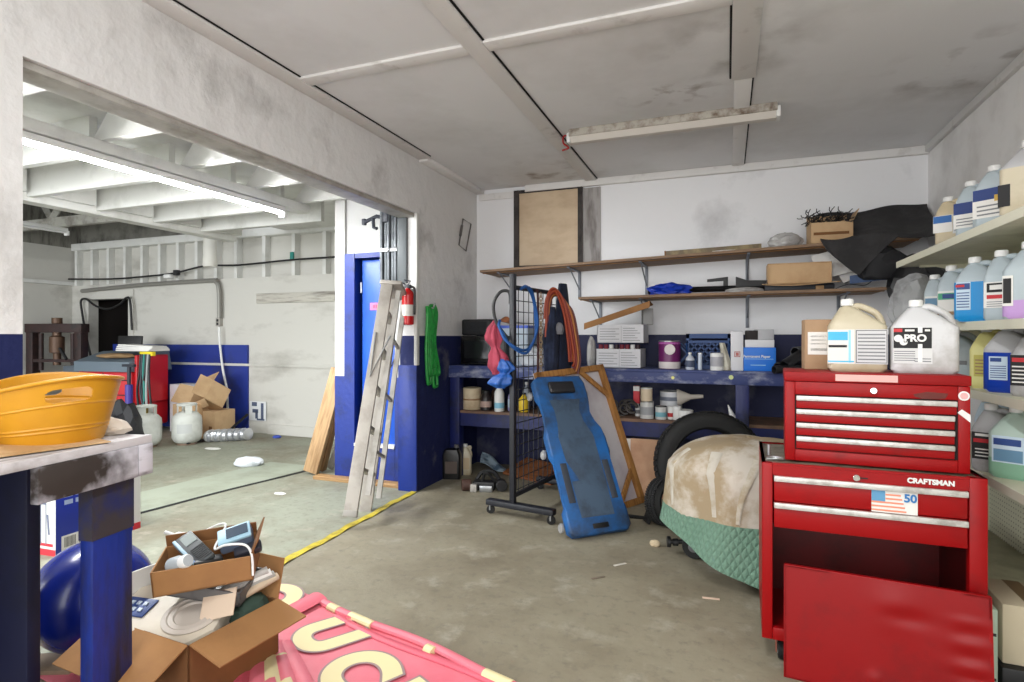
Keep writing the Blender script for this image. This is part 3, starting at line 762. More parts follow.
jug('large cloudy jug of green fluid on the lowest metal shelf', (1.05, gpos(1016, 1.05), S4), FA + 0.5, mm('cloudy_green_plastic', (176, 196, 186), 0.4, col2=(160, 178, 172), scale=4), 0.2, 0.15, 0.27, liquid=GREENF, level=0.075, labels=[(-0.085, 0.01, 0.06, 0.16, PALEB), (-0.08, 0.0, 0.125, 0.15, NAVYL, 2), (-0.08, 0.005, 0.065, 0.11, mm('blue_photo_print', (96, 136, 166)), 2)], group=G4)


# ---- simple containers
def can(name, label, loc, r, h, mat, cat='can', lid=STEEL, band=None, group=None, rz=0.0):
    t = thing(name, label, cat, loc, rz, group)
    MB().lathe([(r * 0.97, 0), (r, 0.003), (r, h - 0.004), (r * 0.98, h)], 26).build('body', mat, t)
    MB().lathe([(r * 1.015, h - 0.006), (r * 1.02, h), (r * 0.9, h + 0.002), (r * 0.86, h - 0.001)], 26).build('lid', lid, t)
    if band:
        for z0, z1, m in band: MB().lathe([(r * 1.004, z0), (r * 1.008, z0 + 0.0005), (r * 1.008, z1), (r * 1.004, z1)], 26).build('label', m, t)
    return t


def bottle(name, label, loc, r, h, mat, cat='bottle', cap=TRIMW, band=None, group=None, shoulder=0.62, neckr=0.3):
    t = thing(name, label, cat, loc, 0, group)
    MB().lathe([(r * 0.92, 0), (r, 0.005), (r, h * shoulder), (r * 0.85, h * (shoulder + 0.08)), (r * (neckr + 0.12), h * (shoulder + 0.2)), (r * neckr, h * 0.88), (r * neckr, h * 0.92)], 22).build('body', mat, t)
    MB().lathe([(r * (neckr + 0.08), h * 0.9), (r * (neckr + 0.08), h * 0.99), (r * (neckr - 0.02), h)], 18).build('cap', cap, t)
    if band:
        for z0, z1, m in band: MB().lathe([(r * 1.01, z0), (r * 1.02, z0 + 0.001), (r * 1.02, z1), (r * 1.01, z1)], 22).build('label', m, t)
    return t


def carton(name, label, loc, rz, s, mat, cat='box', open_=None, group=None, tape=None, marks=(), rot=None):
    """cardboard box, base centre at loc; open_ = dict of flap name -> outward angle (deg from vertical)"""
    t = thing(name, label, cat, loc, rz, group, rot)
    w, d, h = s
    if open_ is None:
        MB().box((0, 0, h / 2), (w, d, h), b=0.004).build('body', mat, t)
        if tape: MB().span((-0.025, -d / 2 - 0.0008, h * 0.7), (0.025, -d / 2 + 0.001, h)).span((-0.025, -d / 2 - 0.0008, h - 0.001), (0.025, d / 2, h + 0.0008)).build('tape', tape, t)
    else:
        th = 0.005
        MB().span((-w / 2, -d / 2, 0), (w / 2, d / 2, th)).span((-w / 2, -d / 2, 0), (-w / 2 + th, d / 2, h)).span((w / 2 - th, -d / 2, 0), (w / 2, d / 2, h)).span((-w / 2, -d / 2, 0), (w / 2, -d / 2 + th, h)).span((-w / 2, d / 2 - th, 0), (w / 2, d / 2, h)).build('body', mat, t)
        for side, spec in open_.items():
            ang, ln, fm = (spec + (None,))[:3] if isinstance(spec, tuple) else (spec, 0.5 * min(w, d), None)
            a_ = math.radians(ang)
            if side in 'fb':
                s_ = -1 if side == 'f' else 1
                MB().sheet(1, 1, lambda p, q: ((p - 0.5) * w * 0.98, s_ * (d / 2 + math.sin(a_) * ln * q), h + math.cos(a_) * ln * q), th).build('flap', fm or mat, t)
            else:
                s_ = -1 if side == 'l' else 1
                MB().sheet(1, 1, lambda p, q: (s_ * (w / 2 + math.sin(a_) * ln * q), (p - 0.5) * d * 0.98, h + math.cos(a_) * ln * q), th).build('flap', fm or mat, t)
    for x0, x1, z0, z1, m in marks:
        MB().span((x0, -d / 2 - 0.0015, z0), (x1, -d / 2 + 0.0005, z1)).build('label', m, t)
    return t


# box on the tool chest behind the cream jug
carton('cardboard_box', 'brown cardboard box with a white shipping label behind the cream jug', (0.375, 2.605, TOPZ), math.radians(2), (0.17, 0.09, 0.2), M('brown_carton', (166, 136, 106), 0.85, col2=(150, 122, 92), scale=4), marks=[(-0.075, 0.07, 0.06, 0.15, PAPER), (-0.065, 0.03, 0.075, 0.085, INKD), (-0.065, 0.05, 0.1, 0.106, INK), (-0.065, 0.05, 0.115, 0.121, INK), (-0.065, 0.0, 0.13, 0.136, INK)])
# boxes on the gondola's base deck
carton('cardboard_box', 'pale cardboard box on a black crate beside the tool cabinet', (0.972, 2.50, 0.1), math.radians(-2), (0.2, 0.24, 0.2), M('pale_grey_card', (190, 178, 152), 0.85), tape=M('brown_tape', (120, 98, 70), 0.5))
carton('flat_box', 'narrow pale green box standing between the tool cabinet and the cardboard box', (0.838, 2.46, 0.0), math.radians(-2), (0.02, 0.22, 0.29), M('pale_green_card', (176, 196, 176), 0.8), marks=[(-0.01, 0.005, 0.05, 0.06, INKD), (-0.01, 0.005, 0.2, 0.21, INKD)])
carton('black_crate', 'low black plastic crate under the pale cardboard box beside the tool cabinet', (0.972, 2.50, 0.0), math.radians(-2), (0.22, 0.3, 0.099), BLACK, cat='crate')
# ================================================================== WORKBENCH ALONG THE BACK WALL
BF, BT = 4.4, 0.955
wb = thing('workbench', 'long blue paint-spattered workbench with a lower shelf along the back wall', 'workbench', (0, 0, 0))
SPAT = M('spattered_bench_top', (50, 62, 112), 0.6, col2=(150, 154, 172), scale=7, lo=0.5, hi=0.72, stretch=(1, 1, 2))
MB().span((XL + 0.005, BF, BT - 0.02), (1.0, 4.98, BT), b=0.003).build('bench_top', SPAT, wb)
MB().span((XL + 0.005, BF - 0.005, BT - 0.1), (1.0, BF + 0.035, BT - 0.02), b=0.003).build('front_apron', SPAT, wb)
for xx in (XL + 0.06, -1.1, 0.1, 0.85):
    MB().span((xx - 0.045, BF, 0), (xx + 0.045, BF + 0.09, BT - 0.02), b=0.004).build('leg', NAVY, wb)
MB().span((XL + 0.02, BF + 0.02, 0.55), (1.0, 4.9, 0.572)).build('lower_shelf', M('brown_shelf_board', (122, 92, 72), 0.7, col2=(90, 70, 58), scale=8), wb)
MB().span((XL + 0.02, BF + 0.025, 0.44), (1.0, BF + 0.06, 0.55)).build('shelf_apron', NAVY, wb)
MB().cyl((-0.38, BF - 0.006, BT - 0.058), 0.012, 0.006, rot=(PI / 2, 0, 0)).build('paint_blob', M('yellow_blob', (226, 220, 130), 0.5), wb)
MB().cyl((0.025, BF - 0.006, BT - 0.045), 0.016, 0.006, rot=(PI / 2, 0, 0)).build('paint_blob', M('white_green_blob', (206, 216, 150), 0.5), wb)

# wall shelves over the bench
def wall_shelf(label, x0, x1, z0, z1, yf, brs):
    t = thing('wall_shelf', label, 'shelf', (0, 0, 0))
    f = lambda x: z0 + (z1 - z0) * (x - x0) / (x1 - x0)
    MB().sheet(8, 2, lambda s, q: (x0 + (x1 - x0) * s, yf + (YB - yf) * q, f(x0 + (x1 - x0) * s)), 0.02).build('board', SHELFWOOD, t)
    MB().sheet(8, 1, lambda s, q: (x0 + (x1 - x0) * s, yf + 0.06 + 0.02 * q, f(x0 + (x1 - x0) * s) - 0.021), 0.004).build('board_lip', CARD, t)
    for xb in brs:
        z = f(xb) - 0.021
        MB().span((xb - 0.012, yf + 0.05, z - 0.01), (xb + 0.012, YB, z), b=0.002).span((xb - 0.012, YB - 0.012, z - 0.24), (xb + 0.012, YB, z), b=0.002).rod((xb, yf + 0.1, z - 0.006), (xb, YB - 0.01, z - 0.16), 0.006, 6).build('bracket', M('grey_shelf_bracket', (120, 124, 132), 0.5, 0.4), t)
    return t, f


SHY = 4.55
sh1, f1 = wall_shelf('upper plywood wall shelf, the highest one over the bench', -2.02, 1.22, 1.782, 1.885, SHY, (-1.87, -1.24, -0.65, 0.15, 0.85))
sh2, f2 = wall_shelf('lower plywood wall shelf over the bench', -1.14, 1.02, 1.527, 1.542, SHY, (-1.05, -0.65, 0.15, 0.8))

# ---- on the upper shelf
Y_ = 4.66
t = thing('long_level', 'long dusty box beam lying on the upper wall shelf', 'beam', (0.0, 4.68, f1(0.0) - 0.003), 0, rot=(0, -0.032, 0.02))
MB().span((-0.46, -0.03, 0), (0.24, 0.03, 0.05), b=0.003).build('bar', M('olive_brown_bar', (110, 96, 74), 0.6, col2=(150, 134, 96), scale=6, stretch=(2, 1, 1)), t)
MB().span((-0.465, -0.032, -0.001), (-0.455, 0.032, 0.052)).build('end_cap', CARDD, t)
def crumple(label, name, cat, c, s, mat, seed=1, n=3, amp=0.3, rot=None):
    bm = bmesh.new()
    bmesh.ops.create_icosphere(bm, subdivisions=n, radius=1)
    r = random.Random(seed)
    ph = [(r.uniform(1.5, 5), r.uniform(1.5, 5), r.uniform(1.5, 5), r.uniform(0, 6)) for _ in range(7)]
    for v in bm.verts:
        k = 1.0
        for q in ph: k += amp / 5 * abs(math.sin(q[0] * v.co.x * 1.7 + q[1] * v.co.y * 1.7 + q[2] * v.co.z * 1.7 + q[3])) - amp / 10
        k += r.uniform(-1, 1) * amp * 0.14
        v.co *= k
        if v.co.z < -0.7: v.co.z = -0.7
        v.co.z += 0.7
    m = MB(); m.bm.free(); m.bm = bm
    for v in bm.verts: v.co = Vector((v.co.x * s[0], v.co.y * s[1], v.co.z * s[2]))
    o = m.build(name, mat, angle=24)
    o.location = c
    if rot: o.rotation_euler = rot
    return tag(o, label, cat)


CLEAR = M('dusty_clear_film', (190, 188, 186), 0.25, alpha=0.8, col2=(150, 146, 144), scale=9)
crumple('crumpled dusty plastic bag on the upper wall shelf beside the box of wires', 'plastic_bag', 'bag', (0.40, 4.68, f1(0.4) + 0.0), (0.11, 0.07, 0.065), CLEAR, 3)
crumple('white scrap of paper hanging over the edge of the upper wall shelf', 'paper_scrap', 'paper', (-0.02, 4.6, f1(0.0) - 0.0), (0.09, 0.03, 0.006), PAPER, 5, 2)
t = carton('cardboard_box', 'open cardboard box overflowing with black wire clips on the upper wall shelf', (0.69, 4.68, f1(0.69)), 0.03, (0.27, 0.18, 0.15), CARDL, open_={'r': (25, 0.09), 'b': (5, 0.08)}, marks=[(-0.115, 0.11, 0.06, 0.08, CARDD)])
m = MB(); r = random.Random(4)
for i in range(130):
    a_ = Vector((r.uniform(-0.17, 0.12), r.uniform(-0.11, 0.06), 0.14 + r.uniform(0, 0.08)))
    d_ = Vector((r.uniform(-1, 1), r.uniform(-1, 1), r.uniform(-0.5, 0.9))).normalized() * 0.05
    m.tube([a_, a_ + d_ * 0.6, a_ + d_ + Vector((0.012, 0, 0.006))], 0.0032, 5)
m.rod((0.02, -0.02, 0.16), (0.075, -0.02, 0.235), 0.003, 5).rod((0.05, -0.02, 0.15), (0.1, -0.02, 0.225), 0.003, 5)
for i in range(4): m.rod((0.035 + i * 0.012, -0.02, 0.18 + i * 0.015), (0.06 + i * 0.012, -0.02, 0.172 + i * 0.014), 0.003, 5)
o = solo('wire_clips', m, BLACK, 'tangle of black wire clips spilling out of the cardboard box on the shelf', 'clips', (0.69, 4.68, f1(0.69)), 0.03); o['kind'] = 'stuff'

CLOTH = M('black_cloth', (42, 41, 42), 0.9, col2=(56, 54, 55), scale=8, bump=0.25, bscale=14)
def drape(s, q):
    x = 0.62 + 0.74 * s
    top = f1(x) + 0.27 + 0.02 * s
    front = f1(x) + 0.018 + 0.012 * math.sin(9 * s + 4)
    if q < 0.5:
        e = q / 0.5
        return (x, 4.965 - 0.41 * e ** 1.5 - 0.01 * math.sin(14 * s + 5 * q), top + (front - top) * e + 0.012 * math.sin(11 * s + 6 * q))
    e = (q - 0.5) / 0.5
    drop = (0.27 - 0.75 * abs(s - 0.27)) if s < 0.62 else 0.03
    return (x + 0.03 * e * (1 - s), 4.54 - 0.03 * e, front - max(0.02, drop) * e)
solo('black_cloth', MB().sheet(40, 24, drape, 0.006), CLOTH, 'black cloth draped over the upper wall shelf and hanging down in a point', 'cloth')
crumple('black stuffed cloth bundle under the upper wall shelf by the gondola', 'black_bundle', 'bundle', (1.0, 4.6, 1.60), (0.15, 0.1, 0.13), M('black_bundle_cloth', (30, 30, 33), 0.8), 8, 3, 0.35)
crumple('black bin bag slumped behind the end of the top metal shelf', 'bin_bag', 'bag', (1.2, 4.55, 1.40), (0.16, 0.14, 0.2), M('black_bin_film', (22, 22, 24), 0.4), 12, 3, 0.35)

# ---- on the lower shelf
def s2(u, y): p = at(u, 290, Y=y); return p.x
crumple('crumpled bright blue tarp at the left of the lower wall shelf', 'blue_tarp', 'tarp', (-0.42, 4.64, f2(-0.4)), (0.14, 0.07, 0.05), M('blue_tarp', (14, 50, 160), 0.4), 15, 3, 0.75)
t = solo('black_moulding', MB().tube([(-0.60, 4.74, 0), (-0.4, 4.74, 0.012), (0.05, 4.74, 0.014), (0.34, 4.74, 0.012)], 0.045, 12, flat=0.5), BLACK, 'long black plastic moulding lying along the lower wall shelf', 'moulding', (0, 0, f2(0) + 0.028))
solo('black_bracket', MB().prism([(0, 0), (0.035, 0), (0.035, 0.1), (-0.12, 0.085), (-0.12, 0.065), (0, 0.07)], 0.03, Matrix.Rotation(PI / 2, 4, 'X'), b=0.003), BLACK, 'black angled plastic bracket standing on the moulding on the lower wall shelf', 'bracket', (-0.03, 4.78, f2(0) + 0.035))
solo('black_trim_piece', MB().prism([(0, 0), (0.2, 0), (0.22, 0.045), (0.08, 0.05), (0.0, 0.08)], 0.06, Matrix.Rotation(PI / 2, 4, 'X'), b=0.004), M('scuffed_black_plastic', (36, 36, 38), 0.6), 'scuffed black trim piece beside the cardboard carton on the lower wall shelf', 'trim piece', (0.06, 4.72, f2(0) + 0.045))
crumple('flattened clear plastic film at the front of the lower wall shelf', 'plastic_film', 'film', (0.12, 4.63, f2(0.1)), (0.13, 0.04, 0.022), CLEAR, 6)
ct = thing('cardboard_carton', 'open tan cardboard carton lying on its side on the lower wall shelf', 'box', (0.49, 4.7, f2(0.5) + 0.055))
MB().span((-0.21, -0.07, 0), (-0.205, 0.1, 0.15)).span((0.205, -0.07, 0), (0.21, 0.1, 0.15)).span((-0.21, 0.095, 0), (0.21, 0.1, 0.15)).span((-0.21, -0.07, 0.145), (0.21, 0.1, 0.15)).span((-0.21, -0.07, 0), (0.21, 0.1, 0.005)).span((-0.205, -0.06, 0.004), (0.205, -0.055, 0.148)).build('body', CARDL, ct)
MB().sheet(8, 2, lambda s, q: (-0.25 + 0.5 * s, -0.07 - 0.1 * q, -0.002 - 0.012 * q - 0.012 * math.sin(4 * s) * q), 0.004).build('flap', CARDL, ct)
solo('dark_tray', MB().span((-0.24, -0.07, 0), (0.22, 0.1, 0.05), b=0.012), M('dark_slate_plastic', (42, 44, 52), 0.5), 'dark flat tray under the tan carton on the lower wall shelf', 'tray', (0.5, 4.7, f2(0.5) + 0.001))
solo('wooden_block', MB().span((-0.025, -0.02, 0), (0.025, 0.02, 0.03), b=0.002), WOOD, 'small pale wooden block at the front edge of the lower wall shelf', 'block', (0.62, 4.61, f2(0.62)))
t = thing('paper_sheets', 'loose white sheets leaning on the wall at the end of the lower wall shelf', 'paper', (0.86, 4.72, f2(0.86) + 0.07))
for i, (x0, ry, h_) in enumerate(((-0.13, 0.25, 0.2), (0.0, 0.45, 0.22))):
    MB().box((x0 + 0.0, 0.03 * i, 0.13), (0.26, 0.002, h_), rot=(-0.3, -ry, 0)).build('sheet', PAPER, t)
MB().box((0.06, -0.1, 0.005), (0.22, 0.003, 0.06), rot=(0.4, -0.1, 0)).build('blue_folder', M('slate_blue_folder', (84, 104, 140), 0.6), t)
solo('wire_strand', MB().tube([(0.72, 4.64, 0.002), (0.8, 4.6, 0.03), (0.9, 4.62, 0.02), (0.96, 4.66, 0.06)], 0.003, 6), DARKSTEEL, 'thin dark wire curling in front of the white sheets', 'wire', (0, 0, f2(0.8) + 0.002))
crumple('wrinkled clear plastic bag behind the PRO jug at the end of a metal shelf', 'clear_bag', 'bag', (1.0, 3.84, 1.262), (0.115, 0.075, 0.165), M('clear_wrinkled_film', (196, 198, 200), 0.2, alpha=0.62, col2=(150, 150, 152), scale=7), 22, 3, 0.5)

# ---- on the bench: left side
def bx(u, y): return at(u, 360, Y=y).x
mw = thing('microwave', 'black microwave oven on the bench beside the left wall', 'microwave', ((bx(460, 4.5) + bx(505, 4.5)) / 2, 4.72, BT), 0)
MB().span((-0.215, -0.2, 0.008), (0.215, 0.2, 0.255), b=0.006).build('housing', BLACK, mw)
dr = MB().span((-0.205, -0.215, 0.02), (0.1, -0.2, 0.245), b=0.004).build('door', M('black_glossy_door', (14, 14, 16), 0.25), mw)
MB().span((-0.17, -0.217, 0.06), (0.06, -0.214, 0.21)).build('door_window', M('dark_door_glass', (30, 32, 34), 0.12), dr)
MB().span((0.105, -0.213, 0.02), (0.205, -0.2, 0.245), b=0.003).build('control_panel', M('control_black', (26, 26, 30), 0.4), mw)
for sx in (-0.18, 0.18):
    for sy in (-0.16, 0.16): MB().cyl((sx, sy, 0.005), 0.014, 0.01).build('foot', RUBBER, mw)
rd = thing('radio', 'black portable radio on top of the microwave', 'radio', (mw.location.x - 0.085, 4.64, BT + 0.255))
MB().rings([rr(0.145, 0.075, 0.05, -0.07), rr(0.155, 0.08, 0.05, -0.06), rr(0.155, 0.08, 0.05, 0.06), rr(0.145, 0.075, 0.05, 0.07)], Matrix.Translation((0, 0, 0.075)) @ Matrix.Scale(1, 4)).build('case', M('matt_black_case', (26, 27, 30), 0.55), rd)
MB().sheet(10, 6, lambda s, q: (-0.1 + 0.2 * s, -0.0805, 0.025 + 0.1 * q), 0.003).build('speaker_grille', M('speaker_cloth', (38, 40, 44), 0.9, bump=0.5, scale=60), rd)
bn = thing('plastic_bin', 'cloudy plastic bin with a blue lid on the bench beside the microwave', 'bin', (bx(517, 4.7) + 0.0, 4.74, BT))
MB().rings([rr(0.12, 0.12, 0.02, 0.0), rr(0.14, 0.14, 0.02, 0.33)]).build('bin_body', M('cloudy_bin_plastic', (176, 190, 204), 0.35), bn)
MB().rings([rr(0.146, 0.146, 0.02, 0.32), rr(0.146, 0.146, 0.02, 0.345)]).build('lid', M('blue_lid', (40, 80, 190), 0.4), bn)
solo('work_glove', MB().sheet(12, 6, lambda s, q: (0.13 * s, 0.07 * q + 0.02 * s, 0.012 + 0.05 * math.sin(PI * s) * math.sin(PI * q) + 0.035 * (1 - s)), 0.012), M('orange_brown_leather', (168, 104, 66), 0.8, col2=(90, 60, 46), scale=12), 'orange-brown leather work glove lying on the plastic bin', 'glove', (bn.location.x - 0.16, 4.66, BT + 0.346))
crumple('white plastic bag slumped on the bench behind the wire grid rack', 'white_bag', 'bag', (-1.53, 4.6, BT), (0.13, 0.1, 0.09), M('white_bag_film', (200, 204, 210), 0.4), 31, 3, 0.4)

# lower shelf, left side (z 0.572)
SZ = 0.572
def sx_(u): return at(u, 410, Y=4.52).x
can('paint_bucket', 'cream paint bucket on the lower bench shelf near the left wall', (sx_(471), 4.54, SZ), 0.082, 0.185, M('dirty_cream_bucket', (206, 190, 160), 0.6, col2=(170, 148, 118), scale=4), 'bucket', lid=M('cream_lid', (196, 182, 156), 0.6), band=[(0.08, 0.095, RUST)])
bottle('small_bottle', 'tiny white bottle between the left wall and the cream bucket', (sx_(460.5), 4.5, SZ), 0.025, 0.12, TRIMW, band=[(0.02, 0.05, INK)])
bottle('dark_jar', 'dark glass jar with a pale label beside the cream bucket', (sx_(487), 4.5, SZ), 0.05, 0.17, M('dark_jar_glass', (40, 34, 34), 0.3), 'jar', cap=BLACK, band=[(0.03, 0.08, M('dull_pink_label', (176, 150, 140), 0.6))], neckr=0.6)
bottle('brown_bottle', 'dark brown bottle behind the glass jar on the lower bench shelf', (sx_(492), 4.6, SZ), 0.04, 0.22, M('brown_bottle_plastic', (52, 36, 32), 0.4), cap=BLACK)
bottle('white_bottle', 'white bottle with a blue label below the blue bag', (sx_(501.5), 4.47, SZ), 0.042, 0.245, TRIMW, band=[(0.03, 0.075, M('bottle_blue_print', (130, 190, 214), 0.5))])
bottle('purple_bottle', 'small mauve bottle beside the white bottle on the lower bench shelf', (sx_(511), 4.54, SZ), 0.035, 0.19, M('mauve_plastic', (150, 146, 186), 0.5), band=[(0.03, 0.1, PALEB)])
bottle('yellow_bottle', 'yellow bottle behind the grid rack on the lower bench shelf', (sx_(524), 4.52, SZ), 0.045, 0.16, M('yellow_bottle_plastic', (214, 180, 40), 0.5), cap=BLACK)
bottle('grey_spray_bottle', 'grey bottle standing behind the yellow bottle', (sx_(521), 4.66, SZ), 0.035, 0.24, M('grey_bottle_plastic', (150, 156, 166), 0.5))
# floor under the left end of the bench
def fl(u, v): p = at(u, v, Z=0); return p.x, p.y, 0.0
o = thing('oil_container', 'black oil container on the floor in the corner of the left wall', 'container', fl(452, 478), 0.3)
MB().rings([rr(0.075, 0.05, 0.02, 0), rr(0.078, 0.052, 0.02, 0.02), rr(0.078, 0.052, 0.02, 0.2), rr(0.06, 0.045, 0.02, 0.245), rr(0.025, 0.022, 0.015, 0.26, 0.04)]).build('body', M('black_oil_plastic', (16, 16, 18), 0.35), o)
MB().cyl((0.04, 0, 0.272), 0.022, 0.026).build('cap', M('grey_cap', (90, 90, 94), 0.5), o)
MB().span((-0.05, -0.0545, 0.05), (0.05, -0.0515, 0.15)).build('label', M('dull_brown_label', (88, 76, 70), 0.7), o)
o = jug('beige jug standing on the floor under the bench beside the black oil container', fl(466, 474), 0.4, CREAM, 0.1, 0.085, 0.265, labels=[(-0.035, 0.03, 0.05, 0.15, M('tan_label', (190, 170, 140), 0.7))], neck=-0.008)
x_, y_, _z = fl(486, 474)
solo('magazine_bag', MB().sheet(14, 10, lambda s, q: (0.02 + 0.26 * s - 0.05 * q, 0.16 * q - 0.06 * s, 0.02 + 0.13 * (1 - s) * (0.4 + 0.6 * q) + 0.012 * math.sin(7 * s + 5 * q)), 0.006), M('pale_blue_print', (170, 190, 204), 0.5, col2=(84, 106, 128), scale=9, lo=0.5, hi=0.6),
     'crumpled pale blue paper bag on the floor under the bench', 'bag', (x_ - 0.12, y_ + 0.1, 0))
solo('plywood_offcut', MB().box((0, 0, 0.05), (0.5, 0.35, 0.02), rot=(0.2, 0.05, -0.3)), M('brown_plywood', (150, 92, 52), 0.7, col2=(120, 72, 42), scale=5, stretch=(1, 6, 1)), 'brown plywood offcut lying tilted under the bench', 'board', (-1.52, 4.66, 0.0))
x_, y_, _z = fl(485, 490)
mp_ = thing('car_part', 'greasy pump assembly of black and bare metal parts on the floor below the bench', 'car part', (x_, y_, 0), 0.2)
MB().cyl((-0.14, -0.04, 0.045), 0.045, 0.07, rot=(0, PI / 2, 0.4)).build('pulley', M('rust_pulley', (74, 50, 42), 0.6), mp_)
MB().span((-0.1, -0.03, 0.0), (0.08, 0.07, 0.07), b=0.015).build('housing', M('greasy_black', (30, 30, 32), 0.5), mp_)
MB().span((-0.03, -0.07, 0.0), (0.07, -0.035, 0.05), b=0.006).build('bracket', STEEL, mp_)
MB().span((-0.1, -0.085, 0.0), (-0.05, -0.045, 0.06), b=0.004).build('plate', GALV, mp_)
MB().tube([(-0.02, 0, 0.07), (0.0, -0.02, 0.13), (0.03, -0.03, 0.14), (0.06, -0.01, 0.1), (0.1, 0.01, 0.06)], 0.012).build('hose', RUBBER, mp_)
MB().cyl((0.13, 0.0, 0.045), 0.045, 0.08, rot=(PI / 2, 0, 0.3)).build('motor', M('greasy_black', (30, 30, 32), 0.5), mp_)
MB().tube([(-0.1, 0.08, 0.02), (-0.05, 0.1, 0.11), (0.05, 0.09, 0.12), (0.12, 0.08, 0.03)], 0.016).build('cable_loop', BLACK, mp_)

# ---- on the bench: right side
def white_tray_box(label, u0, u1, y, z, h):
    xa, xb = bx(u0, y - 0.1), bx(u1, y - 0.1)
    t = thing('printed_carton', label, 'box', ((xa + xb) / 2, y, z), 0.0, 'white printed cartons stacked on the bench')
    w = xb - xa
    m = MB()
    m.span((-w / 2, -0.1, 0), (w / 2, -0.096, h)).span((-w / 2, 0.16, 0), (w / 2, 0.164, h)).span((-w / 2, -0.1, 0), (-w / 2 + 0.004, 0.164, h)).span((w / 2 - 0.004, -0.1, 0), (w / 2, 0.164, h)).span((-w / 2, -0.1, 0), (w / 2, 0.164, 0.004))
    m.build('body', M('white_carton', (214, 214, 218), 0.7), t)
    for i in range(5): MB().span((-w * 0.44, -0.1012, h * 0.2 + i * h * 0.14), (-w * 0.02 - (i % 2) * 0.03, -0.0999, h * 0.2 + i * h * 0.14 + 0.004)).build('print', INK, t)
    for i in range(6): MB().span((w * 0.06, -0.1012, h * 0.14 + i * h * 0.13), (w * 0.42 - (i % 3) * 0.02, -0.0999, h * 0.14 + i * h * 0.13 + 0.004)).build('print', INK, t)
    MB().span((w * 0.02, -0.1012, h * 0.05), (w * 0.025, -0.0999, h * 0.95)).build('print', INK, t)
    return t, w


t1, w1 = white_tray_box('white printed carton standing on the bench, lower of the stack', 596, 641, 4.62, BT, 0.15)
for i in range(8):
    xx = t1.location.x - w1 / 2 + 0.03 + i * (w1 - 0.06) / 7
    solo('marker_tube', MB().cyl((0, 0, 0.085), 0.018, 0.16, n=14), [M('maroon_tube', (120, 22, 40), 0.5), M('maroon_tube', (120, 22, 40), 0.5), TRIMW, M('dark_tube', (44, 20, 30), 0.5)][i % 4], ['maroon tube standing in the lower white carton', 'maroon tube standing in the lower white carton', 'white tube standing between maroon ones in the lower carton', 'dark tube standing in the lower white carton'][i % 4], 'tube', (xx, 4.57, BT + 0.02), group='tubes in the lower white carton')
t2, w2 = white_tray_box('white printed carton balanced on the filled one, upper of the stack', 597, 644, 4.62, BT + 0.197, 0.145)
solo('torn_cardboard', MB().sheet(10, 4, lambda s, q: (-0.27 + 0.52 * s, -0.1 + 0.2 * q, 0.17 * s + 0.015 * math.sin(5 * s) * q), 0.008).sheet(8, 2, lambda s, q: (-0.27 + 0.52 * s, -0.1 - 0.004 * q, 0.17 * s - 0.05 * q), 0.006), CARD, 'torn brown cardboard lid tilted on top of the upper white carton', 'cardboard', (t2.location.x - 0.02, 4.62, BT + 0.355))
carton('grey_carton', 'small grey carton standing beside the torn cardboard lid', (t2.location.x + 0.19, 4.68, BT + 0.344), 0.3, (0.08, 0.09, 0.13), M('grey_card', (150, 150, 150), 0.8))
crumple('crumpled film tucked at the left of the white cartons on the bench', 'plastic_wrap', 'film', (t1.location.x - w1 / 2 - 0.05, 4.58, BT), (0.035, 0.06, 0.14), CLEAR, 44)
can('paint_can', 'purple and white paint can on the bench beside the white cartons', (bx(669.5, 4.56), 4.56, BT), 0.082, 0.215, M('purple_can', (104, 24, 92), 0.4), lid=STEEL, band=[(0.004, 0.055, M('can_white', (214, 206, 204), 0.5)), (0.19, 0.205, M('can_mauve', (170, 90, 160), 0.4))])
MB().cyl((bx(669.5, 4.56) + 0.01, 4.475, BT + 0.15), 0.04, 0.008, rot=(PI / 2, 0, 0.0)).build('label_disc', M('can_white', (214, 206, 204), 0.5), None)
o = bpy.data.objects['label_disc']; o.parent = bpy.data.objects['paint_can']; o.location = -Vector(bpy.data.objects['paint_can'].location)
# milk crate
xa, xb = bx(686, 4.6), bx(731, 4.6)
mc = thing('milk_crate', 'blue plastic milk crate with lattice sides on the bench', 'crate', ((xa + xb) / 2, 4.76, BT), 0)
CRATE = M('crate_blue_plastic', (16, 60, 116), 0.5)
w = xb - xa; hw, hd_, ch = w / 2, 0.16, 0.27
MB().span((-hw, -hd_, 0), (hw, hd_, 0.012)).build('floor_panel', CRATE, mc)
for s in (0, 1, 2, 3):
    mt = Matrix.Rotation(s * PI / 2, 4, 'Z')
    L = hw if s % 2 == 0 else hd_
    off = hd_ if s % 2 == 0 else hw
    m = MB()
    m.box((0, -off + 0.008, ch - 0.0175), (2 * L, 0.014, 0.035), m=mt).box((0, -off + 0.008, 0.015), (2 * L, 0.014, 0.03), m=mt).box((-L + 0.012, -off + 0.008, ch / 2), (0.024, 0.014, ch), m=mt).box((L - 0.012, -off + 0.008, ch / 2), (0.024, 0.014, ch), m=mt)
    m.box((0, -off + 0.008, ch * 0.77), (2 * L, 0.012, 0.02), m=mt)
    for i in range(-3, 4):
        for sg in (-1, 1):
            m.box((i * L / 3.2, -off + 0.008, ch * 0.42), (0.011, 0.009, ch * 0.8), rot=(0, sg * 0.72, 0), m=mt)
    m.build('side_panel', CRATE, mc)
